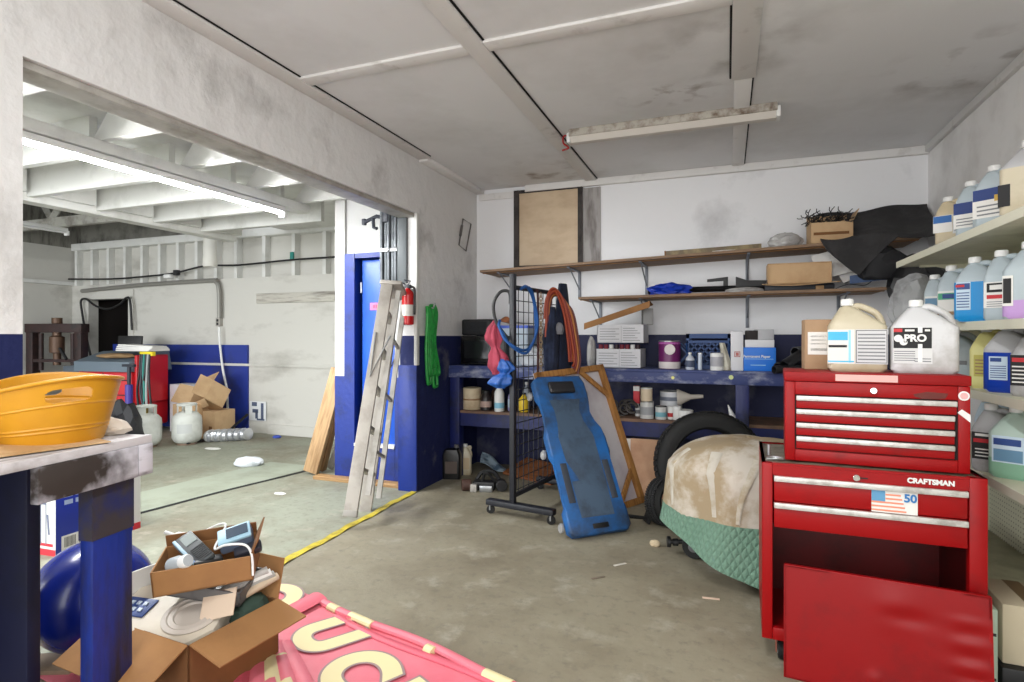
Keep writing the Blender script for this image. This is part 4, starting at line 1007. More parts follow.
# small things in front of the crate
bottle('glue_bottle', 'clear glue bottle with dark print in front of the crate', (bx(690, 4.47), 4.47, BT), 0.032, 0.13, M('clear_glue', (190, 196, 206), 0.3), band=[(0.02, 0.07, M('glue_dark', (70, 80, 104), 0.5))])
can('spray_can', 'slim white tube standing in front of the crate', (bx(700, 4.47), 4.47, BT), 0.015, 0.125, M('pale_tube', (190, 200, 214), 0.4), 'can', TRIMW)
can('white_jar', 'white jar with a grey label in front of the crate', (bx(717, 4.46), 4.46, BT), 0.047, 0.125, TRIMW, 'jar', TRIMW, band=[(0.03, 0.1, M('jar_grey', (170, 170, 176), 0.5))])
gl = thing('caulk_gun_cover', 'dirty white rag bundle leaning against the crate', 'rag', (bx(728, 4.47), 4.47, BT))
MB().sheet(18, 10, lambda s, q: (0.03 * math.cos(2 * PI * s) * (1.2 - 0.7 * q) - 0.04 * q + 0.006 * math.sin(12 * s), 0.03 * math.sin(2 * PI * s) * (1.2 - 0.7 * q), 0.2 * q + 0.002), 0.003).build('cloth', M('dirty_white_cloth', (196, 192, 178), 0.85, col2=(150, 144, 130), scale=14), gl)
carton('white_carton_upright', 'tall narrow white carton with a red square mark beside the crate', ((bx(731, 4.45) + bx(743, 4.45)) / 2, 4.51, BT), 0.0, (0.085, 0.12, 0.285), M('white_carton', (214, 214, 218), 0.7), marks=[(-0.018, 0.022, 0.1, 0.105, M('red_mark', (176, 100, 96), 0.6)), (-0.018, 0.022, 0.135, 0.14, M('red_mark', (176, 100, 96), 0.6)), (-0.018, -0.013, 0.1, 0.14, M('red_mark', (176, 100, 96), 0.6)), (0.017, 0.022, 0.1, 0.14, M('red_mark', (176, 100, 96), 0.6)), (-0.008, 0.012, 0.108, 0.132, M('red_mark', (176, 100, 96), 0.6))])
xa, xb = bx(743.5, 4.45), bx(776, 4.45)
pb = carton('paper_box', 'bright blue paper box on the bench beside the black pipes', ((xa + xb) / 2, 4.53, BT), 0.0, (xb - xa, 0.16, 0.17), M('bright_blue_box', (20, 110, 210), 0.5))
text('lettering', 'Permanent Paper', 0.026, TRIMW, pb, (-0.02, -0.0812, 0.105), bold=0.0005)
MB().span((-0.1, -0.0812, 0.085), (0.09, -0.0799, 0.089)).span((-0.06, -0.0812, 0.04), (0.04, -0.0799, 0.046)).build('print', M('pale_print', (140, 190, 230), 0.5), pb)
carton('white_flat_carton', 'white carton lying on the bright blue paper box', ((xa + xb) / 2, 4.53, BT + 0.17), 0.0, (xb - xa - 0.02, 0.15, 0.055), M('white_carton', (214, 214, 218), 0.7))
carton('black_small_box', 'small black box on the white carton above the blue paper box', (xa + 0.055, 4.53, BT + 0.225), 0.0, (0.085, 0.1, 0.068), M('black_card', (30, 22, 22), 0.7))
carton('grey_small_box', 'pale grey box beside the small black box on the white carton', (xb - 0.075, 4.54, BT + 0.225), 0.12, (0.12, 0.1, 0.075), M('pale_grey_box', (178, 178, 182), 0.7))
# black pipes
for i, (x0, x1, y0, z0, z1, r_, lb) in enumerate(((0.37, 0.62, 4.36, BT + 0.045, BT + 0.2, 0.04, 'thick black drain pipe resting at a slant, topmost of the pipes on the bench'), (0.33, 0.5, 4.42, BT + 0.035, BT + 0.06, 0.03, 'short black pipe lying under the slanting one'), (0.3, 0.7, 4.30, BT + 0.02, BT + 0.03, 0.028, 'black pipe end sticking out low over the bench edge'), (0.45, 0.6, 4.5, BT + 0.14, BT + 0.15, 0.035, 'black pipe behind the slanting one against the blue wall'))):
    a_, c_ = Vector((x0, y0, z0)), Vector((x1, y0 + 0.25, z1))
    m = MB(); tdir = (c_ - a_)
    q = tdir.to_track_quat('Z', 'Y').to_matrix().to_4x4(); q.translation = a_
    ln = tdir.length
    m.rings([[(rad * math.cos(2 * PI * j / 20), rad * math.sin(2 * PI * j / 20), zz) for j in range(20)] for rad, zz in ((r_, 0), (r_, ln), (r_ * 0.82, ln), (r_ * 0.82, 0))], q, closed=True)
    solo('drain_pipe', m, M('black_abs_pipe', (30, 30, 33), 0.45), lb, 'pipe', group='black pipes on the bench')

# ---- lower shelf, right side
def sr(u, y=4.5): return at(u, 415, Y=y).x
can('paint_tin', 'white tin carrying a second one on the lower bench shelf', (sr(647), 4.5, SZ), 0.052, 0.13, M('white_tin', (206, 206, 204), 0.5), 'tin', band=[(0.03, 0.09, M('tin_grey_print', (160, 162, 166), 0.6))])
can('plaster_tin', 'small cream tin stacked on the white tin', (sr(646.5), 4.5, SZ + 0.134), 0.045, 0.1, M('cream_tin', (218, 200, 172), 0.5), 'tin', lid=TRIMW)
can('blue_label_tin', 'white tin with a blue label beside the stacked tins', (sr(661), 4.49, SZ), 0.042, 0.1, M('white_tin', (206, 206, 204), 0.5), 'tin', lid=BLACK, band=[(0.02, 0.055, M('tin_teal', (120, 176, 190), 0.5))])
can('red_striped_can', 'slim white can with a red stripe on the lower bench shelf', (sr(670.5), 4.5, SZ), 0.022, 0.095, TRIMW, lid=TRIMW, band=[(0.02, 0.05, M('can_red', (180, 40, 46), 0.5))])
can('short_white_can', 'short white can under the grey funnel on the lower bench shelf', (sr(677), 4.5, SZ), 0.032, 0.1, TRIMW, lid=TRIMW)
can('wide_white_tub', 'wide white tub with grey print at the back of the lower bench shelf', (sr(671, 4.66), 4.66, SZ), 0.085, 0.2, M('white_tub', (206, 208, 212), 0.5), 'tub', lid=TRIMW, band=[(0.13, 0.16, M('tub_grey', (120, 126, 140), 0.6))])
can('low_white_tub', 'low white tub behind the tyre on the lower bench shelf', (sr(685), 4.5, SZ), 0.06, 0.075, TRIMW, 'tub', lid=TRIMW)
carton('red_white_box', 'slim red and white box standing on the lower bench shelf', (sr(635), 4.6, SZ + 0.1), 0.0, (0.05, 0.05, 0.14), M('red_card', (190, 50, 60), 0.6), marks=[(-0.024, 0.024, 0.1, 0.138, PAPER)])
bottle('small_vial', 'small white bottle under the red and white box', (sr(636), 4.6, SZ), 0.022, 0.1, TRIMW, band=[(0.02, 0.05, INK)])
fn_ = MB().lathe([(0.06, 0), (0.062, 0.01), (0.02, 0.1), (0.016, 0.16), (0.012, 0.19)], 20)
solo('grey_funnel', fn_, M('grey_cone_plastic', (176, 168, 158), 0.6), 'grey funnel lying on the cans of the lower bench shelf', 'funnel', (sr(677), 4.5, SZ + 0.168), rot=(0, 1.5, 0.1))
m = MB(); r = random.Random(9)
for i in range(9):
    c_ = Vector((r.uniform(-0.1, 0.1), r.uniform(-0.05, 0.05), r.uniform(0.02, 0.1)))
    m.tube([c_ + Vector((0.04 * math.cos(a0 / 6 * PI), 0.02 * math.sin(a0 / 5), 0.04 * math.sin(a0 / 6 * PI))) for a0 in range(11)], 0.009, 6)
o = solo('hose_clamps', m, M('dark_mixed_metal', (70, 66, 64), 0.45, 0.4), 'tangle of dark hose fittings on the lower bench shelf behind the canvas', 'fittings', (sr(622), 4.55, SZ + 0.012)); o['kind'] = 'stuff'
solo('paper_cone', MB().lathe([(0.045, 0), (0.02, 0.06), (0.003, 0.14)], 16), TRIMW, 'white paper cone on the lower bench shelf behind the tyre', 'cone', (sr(735, 4.46), 4.46, SZ), rot=(0, -0.35, 0))
# sheets of board standing under the bench
solo('cardboard_sheet', MB().box((0, 0, 0.215), (0.3, 0.008, 0.43), rot=(-0.14, 0, 0)), M('tan_sheet', (190, 150, 120), 0.8, col2=(168, 124, 96), scale=3), 'tan cardboard sheet leaning under the bench behind the tyre', 'cardboard', (-0.54, 4.36, 0))
solo('white_board', MB().box((0, 0, 0.21), (0.24, 0.01, 0.42), rot=(-0.14, 0, 0)), M('whitish_sheet', (212, 204, 198), 0.7, col2=(186, 168, 156), scale=4), 'whitish board with scribbles leaning under the bench beside the canvas', 'board', (-0.72, 4.40, 0))
# ================================================================== GRID RACK, CREEPER, CANVAS
rk = thing('grid_rack', 'black wire grid display rack on wheeled feet in front of the bench', 'rack', (-1.335, 3.55, 0), math.radians(80))
RKM = M('rack_black_steel', (22, 24, 32), 0.5, col2=(36, 38, 45), scale=18, lo=0.5, hi=0.8)
RL = 0.72
for x0 in (0.0, RL):
    MB().span((x0 - 0.018, -0.018, 0.09), (x0 + 0.018, 0.018, 1.62 if x0 == 0 else 1.55), b=0.003).build('post', RKM, rk)
    ft = MB().span((x0 - 0.03, -0.31, 0.06), (x0 + 0.03, 0.2, 0.1), b=0.008).build('foot_bar', RKM, rk)
    for s in (-1, 1):
        c_ = MB().span((x0 - 0.016, s * 0.23 - 0.059, 0.025), (x0 + 0.016, s * 0.23 - 0.051, 0.062)).build('caster_fork', STEEL, ft)
        MB().cyl((x0, s * 0.23 - 0.055, 0.028), 0.028, 0.022, rot=(0, PI / 2, 0.5)).build('caster_wheel', RUBBER, ft)
g = MB()
for i in range(1, 10): g.rod((i * RL / 10, 0, 0.16), (i * RL / 10, 0, 1.52), 0.0035, 6)
for j in range(19): g.rod((0.01, 0.004, 0.17 + j * 0.075), (RL - 0.01, 0.004, 0.17 + j * 0.075), 0.0035, 6)
g.build('wire_grid', RKM, rk)
MB().span((0, -0.012, 0.13), (RL, 0.012, 0.155)).build('rail', RKM, rk)
MB().span((0, -0.012, 1.52), (RL, 0.012, 1.545)).build('rail', RKM, rk)

# hung on the rack (world coordinates)
ux = Vector((math.cos(math.radians(80)), math.sin(math.radians(80)), 0))
nx_ = Vector((-ux.y, ux.x, 0))       # towards the left wall
RO = Vector((-1.335, 3.55, 0))
def rp(a, n, z): v = RO + ux * a + nx_ * n; return (v.x, v.y, z)
solo('blue_rope', MB().tube([rp(0.05, -0.03, 1.52), rp(0.1, -0.05, 1.54), rp(0.2, -0.045, 1.46), rp(0.24, -0.04, 1.33), rp(0.22, -0.05, 1.2), rp(0.12, -0.05, 1.12), rp(0.0, -0.045, 1.12), rp(-0.06, 0.02, 1.18), rp(-0.06, 0.07, 1.27), rp(-0.02, 0.09, 1.31)], 0.010, 8)
     .tube([rp(0.06, -0.03, 1.53), rp(0.14, -0.055, 1.53), rp(0.22, -0.05, 1.42), rp(0.235, -0.06, 1.28), rp(0.16, -0.06, 1.15), rp(0.05, -0.06, 1.09), rp(-0.04, 0.0, 1.15), rp(-0.06, 0.05, 1.24)], 0.009, 8),
     M('bright_blue_rope', (16, 78, 146), 0.6, bump=0.5, scale=60), 'bright blue rope looped over the grid rack', 'rope')
solo('black_hose', MB().tube([rp(-0.03, 0.03, 1.2), rp(-0.05, 0.1, 1.3), rp(-0.05, 0.12, 1.42), rp(-0.03, 0.08, 1.5), rp(0.0, 0.03, 1.5), rp(0.0, 0.02, 1.42)], 0.011, 8), BLACK, 'short black hose hooked on the front post of the grid rack', 'hose')
def bagf(label, name, top, w, h, mat, seed):
    r = random.Random(seed)
    p1, p2 = r.uniform(0, 6), r.uniform(0, 6)
    def f(s, q):
        a_ = 2 * PI * s
        prof = [0.22, 0.55, 0.95, 0.45, 0.9, 1.0, 0.75][min(6, int(q * 6.99))]
        q6 = q * 6; i = min(5, int(q6)); e = q6 - i; e = e * e * (3 - 2 * e)
        pr = [0.2, 0.6, 0.85, 0.42, 0.9, 1.0, 0.35]
        rad = (pr[i] * (1 - e) + pr[i + 1] * e) * (1 + 0.16 * math.sin(6 * a_ + p1 + 4 * q) + 0.07 * math.sin(11 * a_ + p2))
        return (w * rad * math.cos(a_) + 0.02 * math.sin(6 * q + p2), w * 0.6 * rad * math.sin(a_), -h * q)
    o = MB().sheet(56, 36, f, 0.002).build(name, mat, angle=60)
    o.location = top
    return tag(o, label, 'bag')


bagf('faded pink cloth bag hanging from the front post of the grid rack', 'pink_bag', rp(-0.04, 0.11, 1.31), 0.068, 0.36, M('faded_pink_cloth', (150, 50, 70), 0.8, col2=(124, 40, 58), scale=10), 3)
bagf('blue plastic bag hanging below the pink one on the grid rack', 'blue_bag', rp(-0.045, 0.05, 1.06), 0.075, 0.2, M('blue_film_bag', (20, 76, 150), 0.5), 8)
ch = MB()
for i in range(26):
    z = 1.50 - i * 0.026
    p0 = rp(0.34, -0.03, z)
    m4 = Matrix.Translation(p0) @ Matrix.Rotation(math.radians(80 + (90 if i % 2 else 0)), 4, 'Z')
    ch.tube([m4 @ Vector((0.011 * math.cos(a0 * PI / 4), 0, 0.02 * math.sin(a0 * PI / 4))) for a0 in range(8)], 0.0035, 5, closed=True)
solo('steel_chain', ch, M('rusty_tan_chain', (150, 128, 104), 0.5, 0.4), 'rusty tan chain hanging down the wire grid of the rack', 'chain')
solo('grey_strap', MB().tube([rp(0.28, -0.02, 1.52), rp(0.285, -0.035, 1.5), rp(0.29, -0.035, 1.1), rp(0.29, -0.03, 0.86)], 0.02, 8, flat=0.3), M('maroon_strap', (78, 44, 44), 0.8), 'dark maroon strap hanging beside the chain on the grid rack', 'strap')
def coat(label, name, a0, n, ztop, zbot, w, mat, seed):
    r = random.Random(seed); p1 = r.uniform(0, 6)
    o = MB().sheet(60, 26, lambda s, q: rp(a0 + (w * (0.45 + 0.55 * min(1, q * 3))) * 0.5 * math.cos(2 * PI * s) * (1 + 0.14 * math.sin(6 * 2 * PI * s + p1 + 5 * q) + 0.08 * math.sin(10 * 2 * PI * s + 3 * q)), n + 0.04 * math.sin(2 * PI * s) * (0.5 + 0.5 * min(1, q * 2)), ztop - (ztop - zbot) * q), 0.003).build(name, mat, angle=60)
    return tag(o, label, 'clothing')


coat('dark navy work jacket hanging on the far post of the grid rack', 'work_jacket', 0.62, -0.07, 1.60, 0.92, 0.2, M('dark_navy_cloth', (30, 38, 62), 0.9, col2=(20, 26, 44), scale=6), 2)
coat('dark jeans hanging on the wire grid behind the chain', 'jeans', 0.47, -0.05, 1.42, 0.92, 0.16, M('dark_denim', (26, 34, 56), 0.9, col2=(46, 56, 84), scale=9), 5)
crumple('grey crumpled rag hooked on the jacket on the grid rack', 'grey_rag', 'rag', rp(0.50, -0.1, 1.22), (0.03, 0.03, 0.05), M('grey_rag_cloth', (120, 120, 126), 0.9), 51)
for i, (c_, lb) in enumerate((((150, 60, 32), 'orange'), ((126, 34, 30), 'red'), ((170, 104, 44), 'amber'), ((90, 30, 30), 'dark red'))):
    o_ = 0.018 * i
    solo('extension_cord', MB().tube([rp(0.38 + o_, -0.04, 1.33), rp(0.38 + o_, -0.05, 1.46), rp(0.42 + o_, -0.08, 1.55 - o_ * 0.5), rp(0.47 + o_, -0.12 - o_ * 0.3, 1.51 - o_), rp(0.5 + o_, -0.16 - o_ * 0.5, 1.37), rp(0.52 + o_, -0.19 - o_ * 0.5, 1.18), rp(0.53 + o_, -0.205 - o_ * 0.4, 1.03), rp(0.51 + o_, -0.2 - o_ * 0.3, 0.985 - o_)], 0.0085, 8).tube([rp(0.39 + o_, -0.045, 1.2), rp(0.39 + o_, -0.055, 1.45), rp(0.43 + o_, -0.085, 1.53 - o_ * 0.5), rp(0.465 + o_, -0.11 - o_ * 0.2, 1.49 - o_), rp(0.49 + o_, -0.145 - o_ * 0.4, 1.35), rp(0.5 + o_, -0.17 - o_ * 0.4, 1.15), rp(0.5 + o_, -0.18 - o_ * 0.4, 1.02)], 0.0085, 8), M(lb.replace(' ', '_') + '_cord', c_, 0.5), '%s extension cord draped over the top corner of the grid rack' % lb, 'cord', group='extension cords on the grid rack')

# wooden stretcher frame with a canvas, leaning between rack and bench
TLc, TRc, BRc = Vector((-1.27, 3.80, 0.945)), Vector((-0.91, 4.36, 0.985)), Vector((-0.59, 4.17, 0.0))
xa_ = (TRc - TLc).normalized(); za_ = (TRc - BRc).normalized(); ya_ = za_.cross(xa_).normalized(); za_ = xa_.cross(ya_)
cw_, chh = (TRc - TLc).length, (TRc - BRc).length
cv = thing('stretcher_frame', 'wooden stretcher frame with bare white canvas leaning behind the blue creeper', 'canvas frame')
frame_obj(cv, TRc - xa_ * cw_ - za_ * chh, xa_, ya_, za_)
MB().span((0.0, 0.012, 0), (cw_, 0.016, chh)).build('canvas', M('primed_canvas', (206, 202, 206), 0.85, col2=(186, 176, 184), scale=3), cv)
for a0, b0, nm in (((0, 0), (0.045, chh), 'side_bar'), ((cw_ - 0.045, 0), (cw_, chh), 'side_bar'), ((0, 0), (cw_, 0.045), 'cross_bar'), ((0, chh - 0.045), (cw_, chh), 'cross_bar')):
    MB().span((a0[0], -0.022, a0[1]), (b0[0], 0.012, b0[1]), b=0.003).build(nm, M('orange_pine', (176, 124, 66), 0.55, col2=(140, 94, 46), scale=6, stretch=(8, 1, 1)), cv)
for cx_, cz_, s in ((cw_ - 0.14, chh - 0.14, 1), (cw_ - 0.14, 0.14, -1), (0.14, chh - 0.14, -1), (0.14, 0.14, 1)):
    MB().box((cx_, -0.01, cz_), (0.3, 0.02, 0.035), rot=(0, s * PI / 4, 0), b=0.002).build('corner_brace', MATS['orange_pine'], cv)

# blue mechanic's creeper
A_, B_ = Vector((-0.885, 3.27, 0.0)), Vector((-0.575, 3.56, 0.0))
T_ = Vector((-1.262, 3.685, 0.925))
xa_ = (B_ - A_).normalized(); za_ = (T_ - A_); za_ = (za_ - xa_ * za_.dot(xa_)).normalized(); ya_ = za_.cross(xa_)
HL, HWD = 1.06, 0.43
cr = thing('creeper', 'scuffed blue plastic mechanic creeper with a headrest leaning on the grid rack', 'creeper')
frame_obj(cr, A_, xa_, ya_, za_)
CRB = M('creeper_blue_plastic', (26, 96, 164), 0.5, col2=(40, 58, 84), scale=3.2, lo=0.42, hi=0.62)
CRD = M('scuffed_dark_blue', (62, 82, 104), 0.65, col2=(46, 58, 74), scale=6)
out = [(0.03, 0.0), (0.40, 0.0), (0.43, 0.03), (0.43, 0.15), (0.40, 0.18), (0.40, 0.46), (0.43, 0.5), (0.43, 0.6), (0.40, 0.66), (0.365, 0.71), (0.345, 0.78), (0.36, 0.86), (0.385, 0.91), (0.385, 1.0), (0.36, HL), (0.04, HL), (0.0, 1.03), (0.0, 0.91), (0.022, 0.86), (0.03, 0.78), (0.022, 0.7), (0.0, 0.64), (0.0, 0.5), (0.02, 0.46), (0.02, 0.18), (0.0, 0.15), (0.0, 0.03)]
fl_m = Matrix(((1, 0, 0, 0), (0, 0, -1, 0), (0, 1, 0, 0), (0, 0, 0, 1)))      # outline in x,z ; thickness to -y (towards the viewer)
MB().prism(out, 0.055, fl_m, b=0.014).build('shell', CRB, cr, 50)
inn = [(0.10, 0.10), (0.33, 0.10), (0.335, 0.4), (0.335, 0.62), (0.29, 0.72), (0.28, 0.8), (0.31, 0.88), (0.08, 0.88), (0.1, 0.8), (0.1, 0.72), (0.08, 0.62), (0.095, 0.4)]
MB().prism(inn, 0.004, Matrix.Translation((0, -0.0525, 0)) @ fl_m, b=0.002).build('body_tray', CRD, cr)
MB().box((0.19, -0.066, 0.965), (0.19, 0.03, 0.085), b=0.014, seg=3).build('headrest', M('black_vinyl', (28, 28, 32), 0.45), cr)
for xx in (0.065, 0.365):
    MB().box((xx, -0.056, 0.32), (0.045, 0.006, 0.25), b=0.003).build('tool_tray', M('tray_grey_blue', (56, 62, 72), 0.6), cr)
MB().box((0.215, -0.055, 0.045), (0.11, 0.006, 0.03), b=0.003).build('hand_slot', BLACK, cr)
for zz, xx in ((0.09, 0.0), (0.09, 0.43), (0.55, -0.004), (0.55, 0.434), (0.96, -0.004), (0.96, 0.39)):
    c_ = MB().cyl((xx, 0.018, zz), 0.014, 0.03, rot=(0, PI / 2, 0)).build('caster', STEEL, cr)
    MB().cyl((xx + (-0.016 if xx < 0.2 else 0.016), 0.016, zz - 0.02), 0.026, 0.02, rot=(0, PI / 2, 0)).build('caster_wheel', M('grey_caster_wheel', (150, 150, 150), 0.5), c_)

# ================================================================== COVERED MACHINE, TYRES
CC = Vector((0.10, 3.30, 0))
def cov(th, t):
    """t 0 = top, 1 = level where the two covers meet"""
    z = 0.655 - 0.03 * t - 0.36 * t ** 3.2 + 0.02 * math.sin(3 * th + 4 * t) * t * (1 - t)
    r = 0.42 * min(1.0, 1.45 * t) ** 0.8 * (0.86 + 0.14 * t)
    f = 1 + 0.03 * t * math.sin(5 * th + 1.2 + 2 * t) + 0.018 * t * math.sin(11 * th + 3 * t)
    return Vector((CC.x + r * f * 1.0 * math.cos(th), CC.y + r * f * 0.95 * math.sin(th), z + 0.012 * math.sin(5 * th) * t))


TARP = M('beige_tarp', (156, 138, 110), 0.8, col2=(196, 188, 176), scale=3.2, lo=0.48, hi=0.6, bump=0.35, bscale=6)
o = solo('tarp', MB().sheet(80, 26, lambda s, q: cov(2 * PI * s, max(0.01, q)) + Vector((0, 0, 0.004)), 0.004), TARP, 'beige canvas tarp thrown over the covered machine beside the tool cabinet', 'tarp')
TRM = M('white_tarp_seam', (190, 184, 172), 0.8, col2=(160, 146, 122), scale=8)
for th0, k_ in ((3.62, 0.12), (4.25, 0.12), (4.85, -0.28)):
    MB().tube([cov(th0 + k_ * math.sin(3 * t_ + th0), t_) * 1.0 + Vector((0, 0, 0.002)) for t_ in [0.5 + 0.05 * i for i in range(10)]], 0.034, 12, r2=0.018, flat=0.32).build('fold', TRM, o)


def quilted():
    m = bpy.data.materials.new('green_quilt'); m.use_nodes = True
    N, L = m.node_tree.nodes, m.node_tree.links
    b = N['Principled BSDF']; b.inputs['Roughness'].default_value = 0.9
    tc_ = N.new('ShaderNodeTexCoord')
    hs = []
    for ang in (35, -35):
        mp = N.new('ShaderNodeMapping'); mp.inputs['Rotation'].default_value = (0, math.radians(ang), 0.4); mp.inputs['Scale'].default_value = (1, 1, 1)
        L.new(tc_.outputs['Object'], mp.inputs[0])
        w_ = N.new('ShaderNodeTexWave'); w_.inputs['Scale'].default_value = 11; w_.inputs['Distortion'].default_value = 1.2; w_.inputs['Detail'].default_value = 1
        L.new(mp.outputs[0], w_.inputs['Vector'])
        p_ = N.new('ShaderNodeMath'); p_.operation = 'POWER'; p_.inputs[1].default_value = 0.4; L.new(w_.outputs['Fac'], p_.inputs[0])
        hs.append(p_.outputs[0])
    mn = N.new('ShaderNodeMath'); mn.operation = 'MINIMUM'; L.new(hs[0], mn.inputs[0]); L.new(hs[1], mn.inputs[1])
    bp = N.new('ShaderNodeBump'); bp.inputs['Strength'].default_value = 0.55; bp.inputs['Distance'].default_value = 0.015
    L.new(mn.outputs[0], bp.inputs['Height']); L.new(bp.outputs[0], b.inputs['Normal'])
    nz = N.new('ShaderNodeTexNoise'); nz.inputs['Scale'].default_value = 4; nz.inputs['Detail'].default_value = 6
    L.new(tc_.outputs['Object'], nz.inputs['Vector'])
    mx = N.new('ShaderNodeMix'); mx.data_type = 'RGBA'; mx.inputs['A'].default_value = lin((88, 122, 102)); mx.inputs['B'].default_value = lin((116, 148, 130))
    L.new(nz.outputs['Fac'], mx.inputs['Factor']); L.new(mx.outputs['Result'], b.inputs['Base Color'])
    return m


def hem(th):
    k = (math.cos(th - math.radians(195)) + 1) / 2          # 1 on the left side
    return 0.012 + 0.2 * k ** 3


def quilt(s, q):
    th = 2 * PI * s
    a_ = cov(th, 1.0)
    zt, zb = 0.30, hem(th)
    d_ = Vector((a_.x - CC.x, a_.y - CC.y, 0))
    fl_ = 0.985 + 0.05 * q + (0.16 * max(0, math.cos(th - math.radians(285))) ** 2) * q + 0.03 * q * math.sin(9 * th + 1)
    return Vector((CC.x + d_.x * fl_, CC.y + d_.y * fl_, zt + (zb - zt) * q))


solo('quilted_blanket', MB().sheet(90, 12, quilt, 0.008), quilted(), 'green quilted moving blanket hanging below the beige tarp to the floor', 'blanket')
ax = thing('cart_wheels', 'small black wheels and axle poking out under the green blanket', 'wheels', (-0.17, 3.30, 0), 0.0)
for (px_, py_, pr_) in ((0.0, -0.06, 0.062), (-0.02, 0.12, 0.055)):
    m4 = Matrix.Translation((px_, py_, pr_)) @ Matrix.Rotation(math.radians(75), 4, 'Z') @ Matrix.Rotation(PI / 2, 4, 'Y')
    wl = MB().lathe([(pr_ * 0.62, -0.016), (pr_ * 0.92, -0.018), (pr_, -0.010), (pr_, 0.010), (pr_ * 0.92, 0.018), (pr_ * 0.62, 0.016)], 28, m4).build('wheel', RUBBER, ax)
    MB().lathe([(pr_ * 0.2, -0.02), (pr_ * 0.6, -0.013), (pr_ * 0.6, 0.013), (pr_ * 0.2, 0.02)], 20, m4).build('wheel_hub', M('grey_hub', (96, 96, 98), 0.5), wl)
MB().rod((-0.13, -0.02, 0.06), (0.0, 0.0, 0.07), 0.012).cyl((-0.135, -0.02, 0.06), 0.03, 0.02, rot=(0, PI / 2, 0.2)).cyl((-0.1, -0.016, 0.06), 0.02, 0.03, rot=(0, PI / 2, 0.2)).build('axle', BLACK, ax)
MB().span((0.06, -0.3, 0.1), (0.4, 0.25, 0.14)).build('chassis', DARKSTEEL, ax)


def tyre(label, R, r_in, W, centre, rot):
    t = thing('tyre', label, 'tyre', centre, 0, 'tyres by the bench', rot)
    pr = [(r_in, -W * 0.36), (r_in + 0.012, -W * 0.46), ((R + r_in) / 2, -W * 0.5), (R - 0.025, -W * 0.46), (R - 0.006, -W * 0.34), (R, -W * 0.12), (R, W * 0.12), (R - 0.006, W * 0.34), (R - 0.025, W * 0.46), ((R + r_in) / 2, W * 0.5), (r_in + 0.012, W * 0.46), (r_in, W * 0.36), (r_in + 0.02, W * 0.3), (R - 0.03, W * 0.3), (R - 0.03, -W * 0.3), (r_in + 0.02, -W * 0.3)]
    n = 56
    MB().rings([[(a_ * math.cos(2 * PI * i / n), a_ * math.sin(2 * PI * i / n), z) for a_, z in pr] for i in range(n)], closed=True).build('carcass', RUBBER, t)
    tr = MB()
    for i in range(60):
        for zc, sk_ in ((-W * 0.25, 0.3), (0, -0.3), (W * 0.25, 0.3)):
            tr.box((R + 0.001, 0, zc), (0.008, 2 * PI * R / 60 * 0.72, W * 0.2), rot=(sk_, 0, 0), m=Matrix.Rotation(2 * PI * i / 60, 4, 'Z'))
    tr.build('tread', M('tread_rubber', (24, 24, 25), 0.8), t)
    MB().rings([[(r_in + 0.004 + 0.004 * math.cos(p), 0, -W * 0.42 + 0.004 * math.sin(p)) for p in (0, 1.57, 3.14, 4.71)]] + [[((r_in + 0.006 + 0.004 * math.cos(p)) * math.cos(2 * PI * i / 40), (r_in + 0.006 + 0.004 * math.cos(p)) * math.sin(2 * PI * i / 40), -W * 0.42 + 0.004 * math.sin(p)) for p in (0, 1.57, 3.14, 4.71)] for i in range(1, 41)]).build('bead', M('worn_grey_rubber', (60, 60, 60), 0.7), t)
    return t


tyre('big black tyre standing on edge behind the beige tarp', 0.35, 0.235, 0.19, (-0.115, 4.02, 0.347), (math.radians(80), 0, math.radians(14)))
tyre('small black tyre on edge at the left of the covered machine', 0.15, 0.09, 0.12, (-0.36, 3.76, 0.151), (math.radians(82), 0, math.radians(50)))

# pull handle lying in front of the creeper
ph = thing('pull_handle', 'black pull bar with a flat pad at each end on the floor by the creeper', 'bar', (0, 0, 0))
pA, pB = at(601, 512, Z=0.085), at(648, 518, Z=0.035)
MB().rod(pA, pB, 0.009, 8).rod(pA + Vector((0, 0, -0.02)), pB + Vector((0, 0.02, -0.012)), 0.006, 8).build('bar', BLACK, ph)
MB().box(pA, (0.035, 0.05, 0.07), b=0.006).build('pad', RUBBER, ph)
MB().box(pB + Vector((0, 0, 0.008)), (0.02, 0.08, 0.075), rot=(0, 0.3, 0.5), b=0.004).build('pad', RUBBER, ph)
crumple('lump of pale foam on the floor beside the green blanket', 'foam_lump', 'foam', fl(662, 523), (0.055, 0.04, 0.035), M('pale_foam', (198, 180, 150), 0.9), 61)
crumple('small pale chunk of foam on the bare floor', 'foam_chunk', 'foam', fl(655, 546), (0.028, 0.022, 0.02), M('pale_foam', (198, 180, 150), 0.9), 63)
for i, (u_, v_, a0, c_, lb) in enumerate(((711, 599, 0.1, (216, 190, 170), 'small pinkish paper strip on the floor near the tool cabinet'), (620, 565, 0.8, (200, 196, 186), 'tiny white paper scrap on the floor in front of the creeper'), (598, 578, 0.7, (120, 108, 94), 'thin dark sliver on the floor in front of the creeper'))):
    solo('litter_scrap', MB().box((0, 0, 0.003), (0.075, 0.014, 0.004), b=0.001), M('scrap_paint_%d' % i, c_, 0.8), lb, 'scrap', fl(u_, v_), a0)
# ================================================================== WORK TABLE IN THE NEAR LEFT CORNER
RA = math.radians(9)                     # the table's long side runs along +Y turned 9 deg to the left
TT = 0.896
wt = thing('work_table', 'weathered work table with blue posts and a soot-stained white edge beside the opening', 'work table', (-1.666, 1.08, 0), RA)
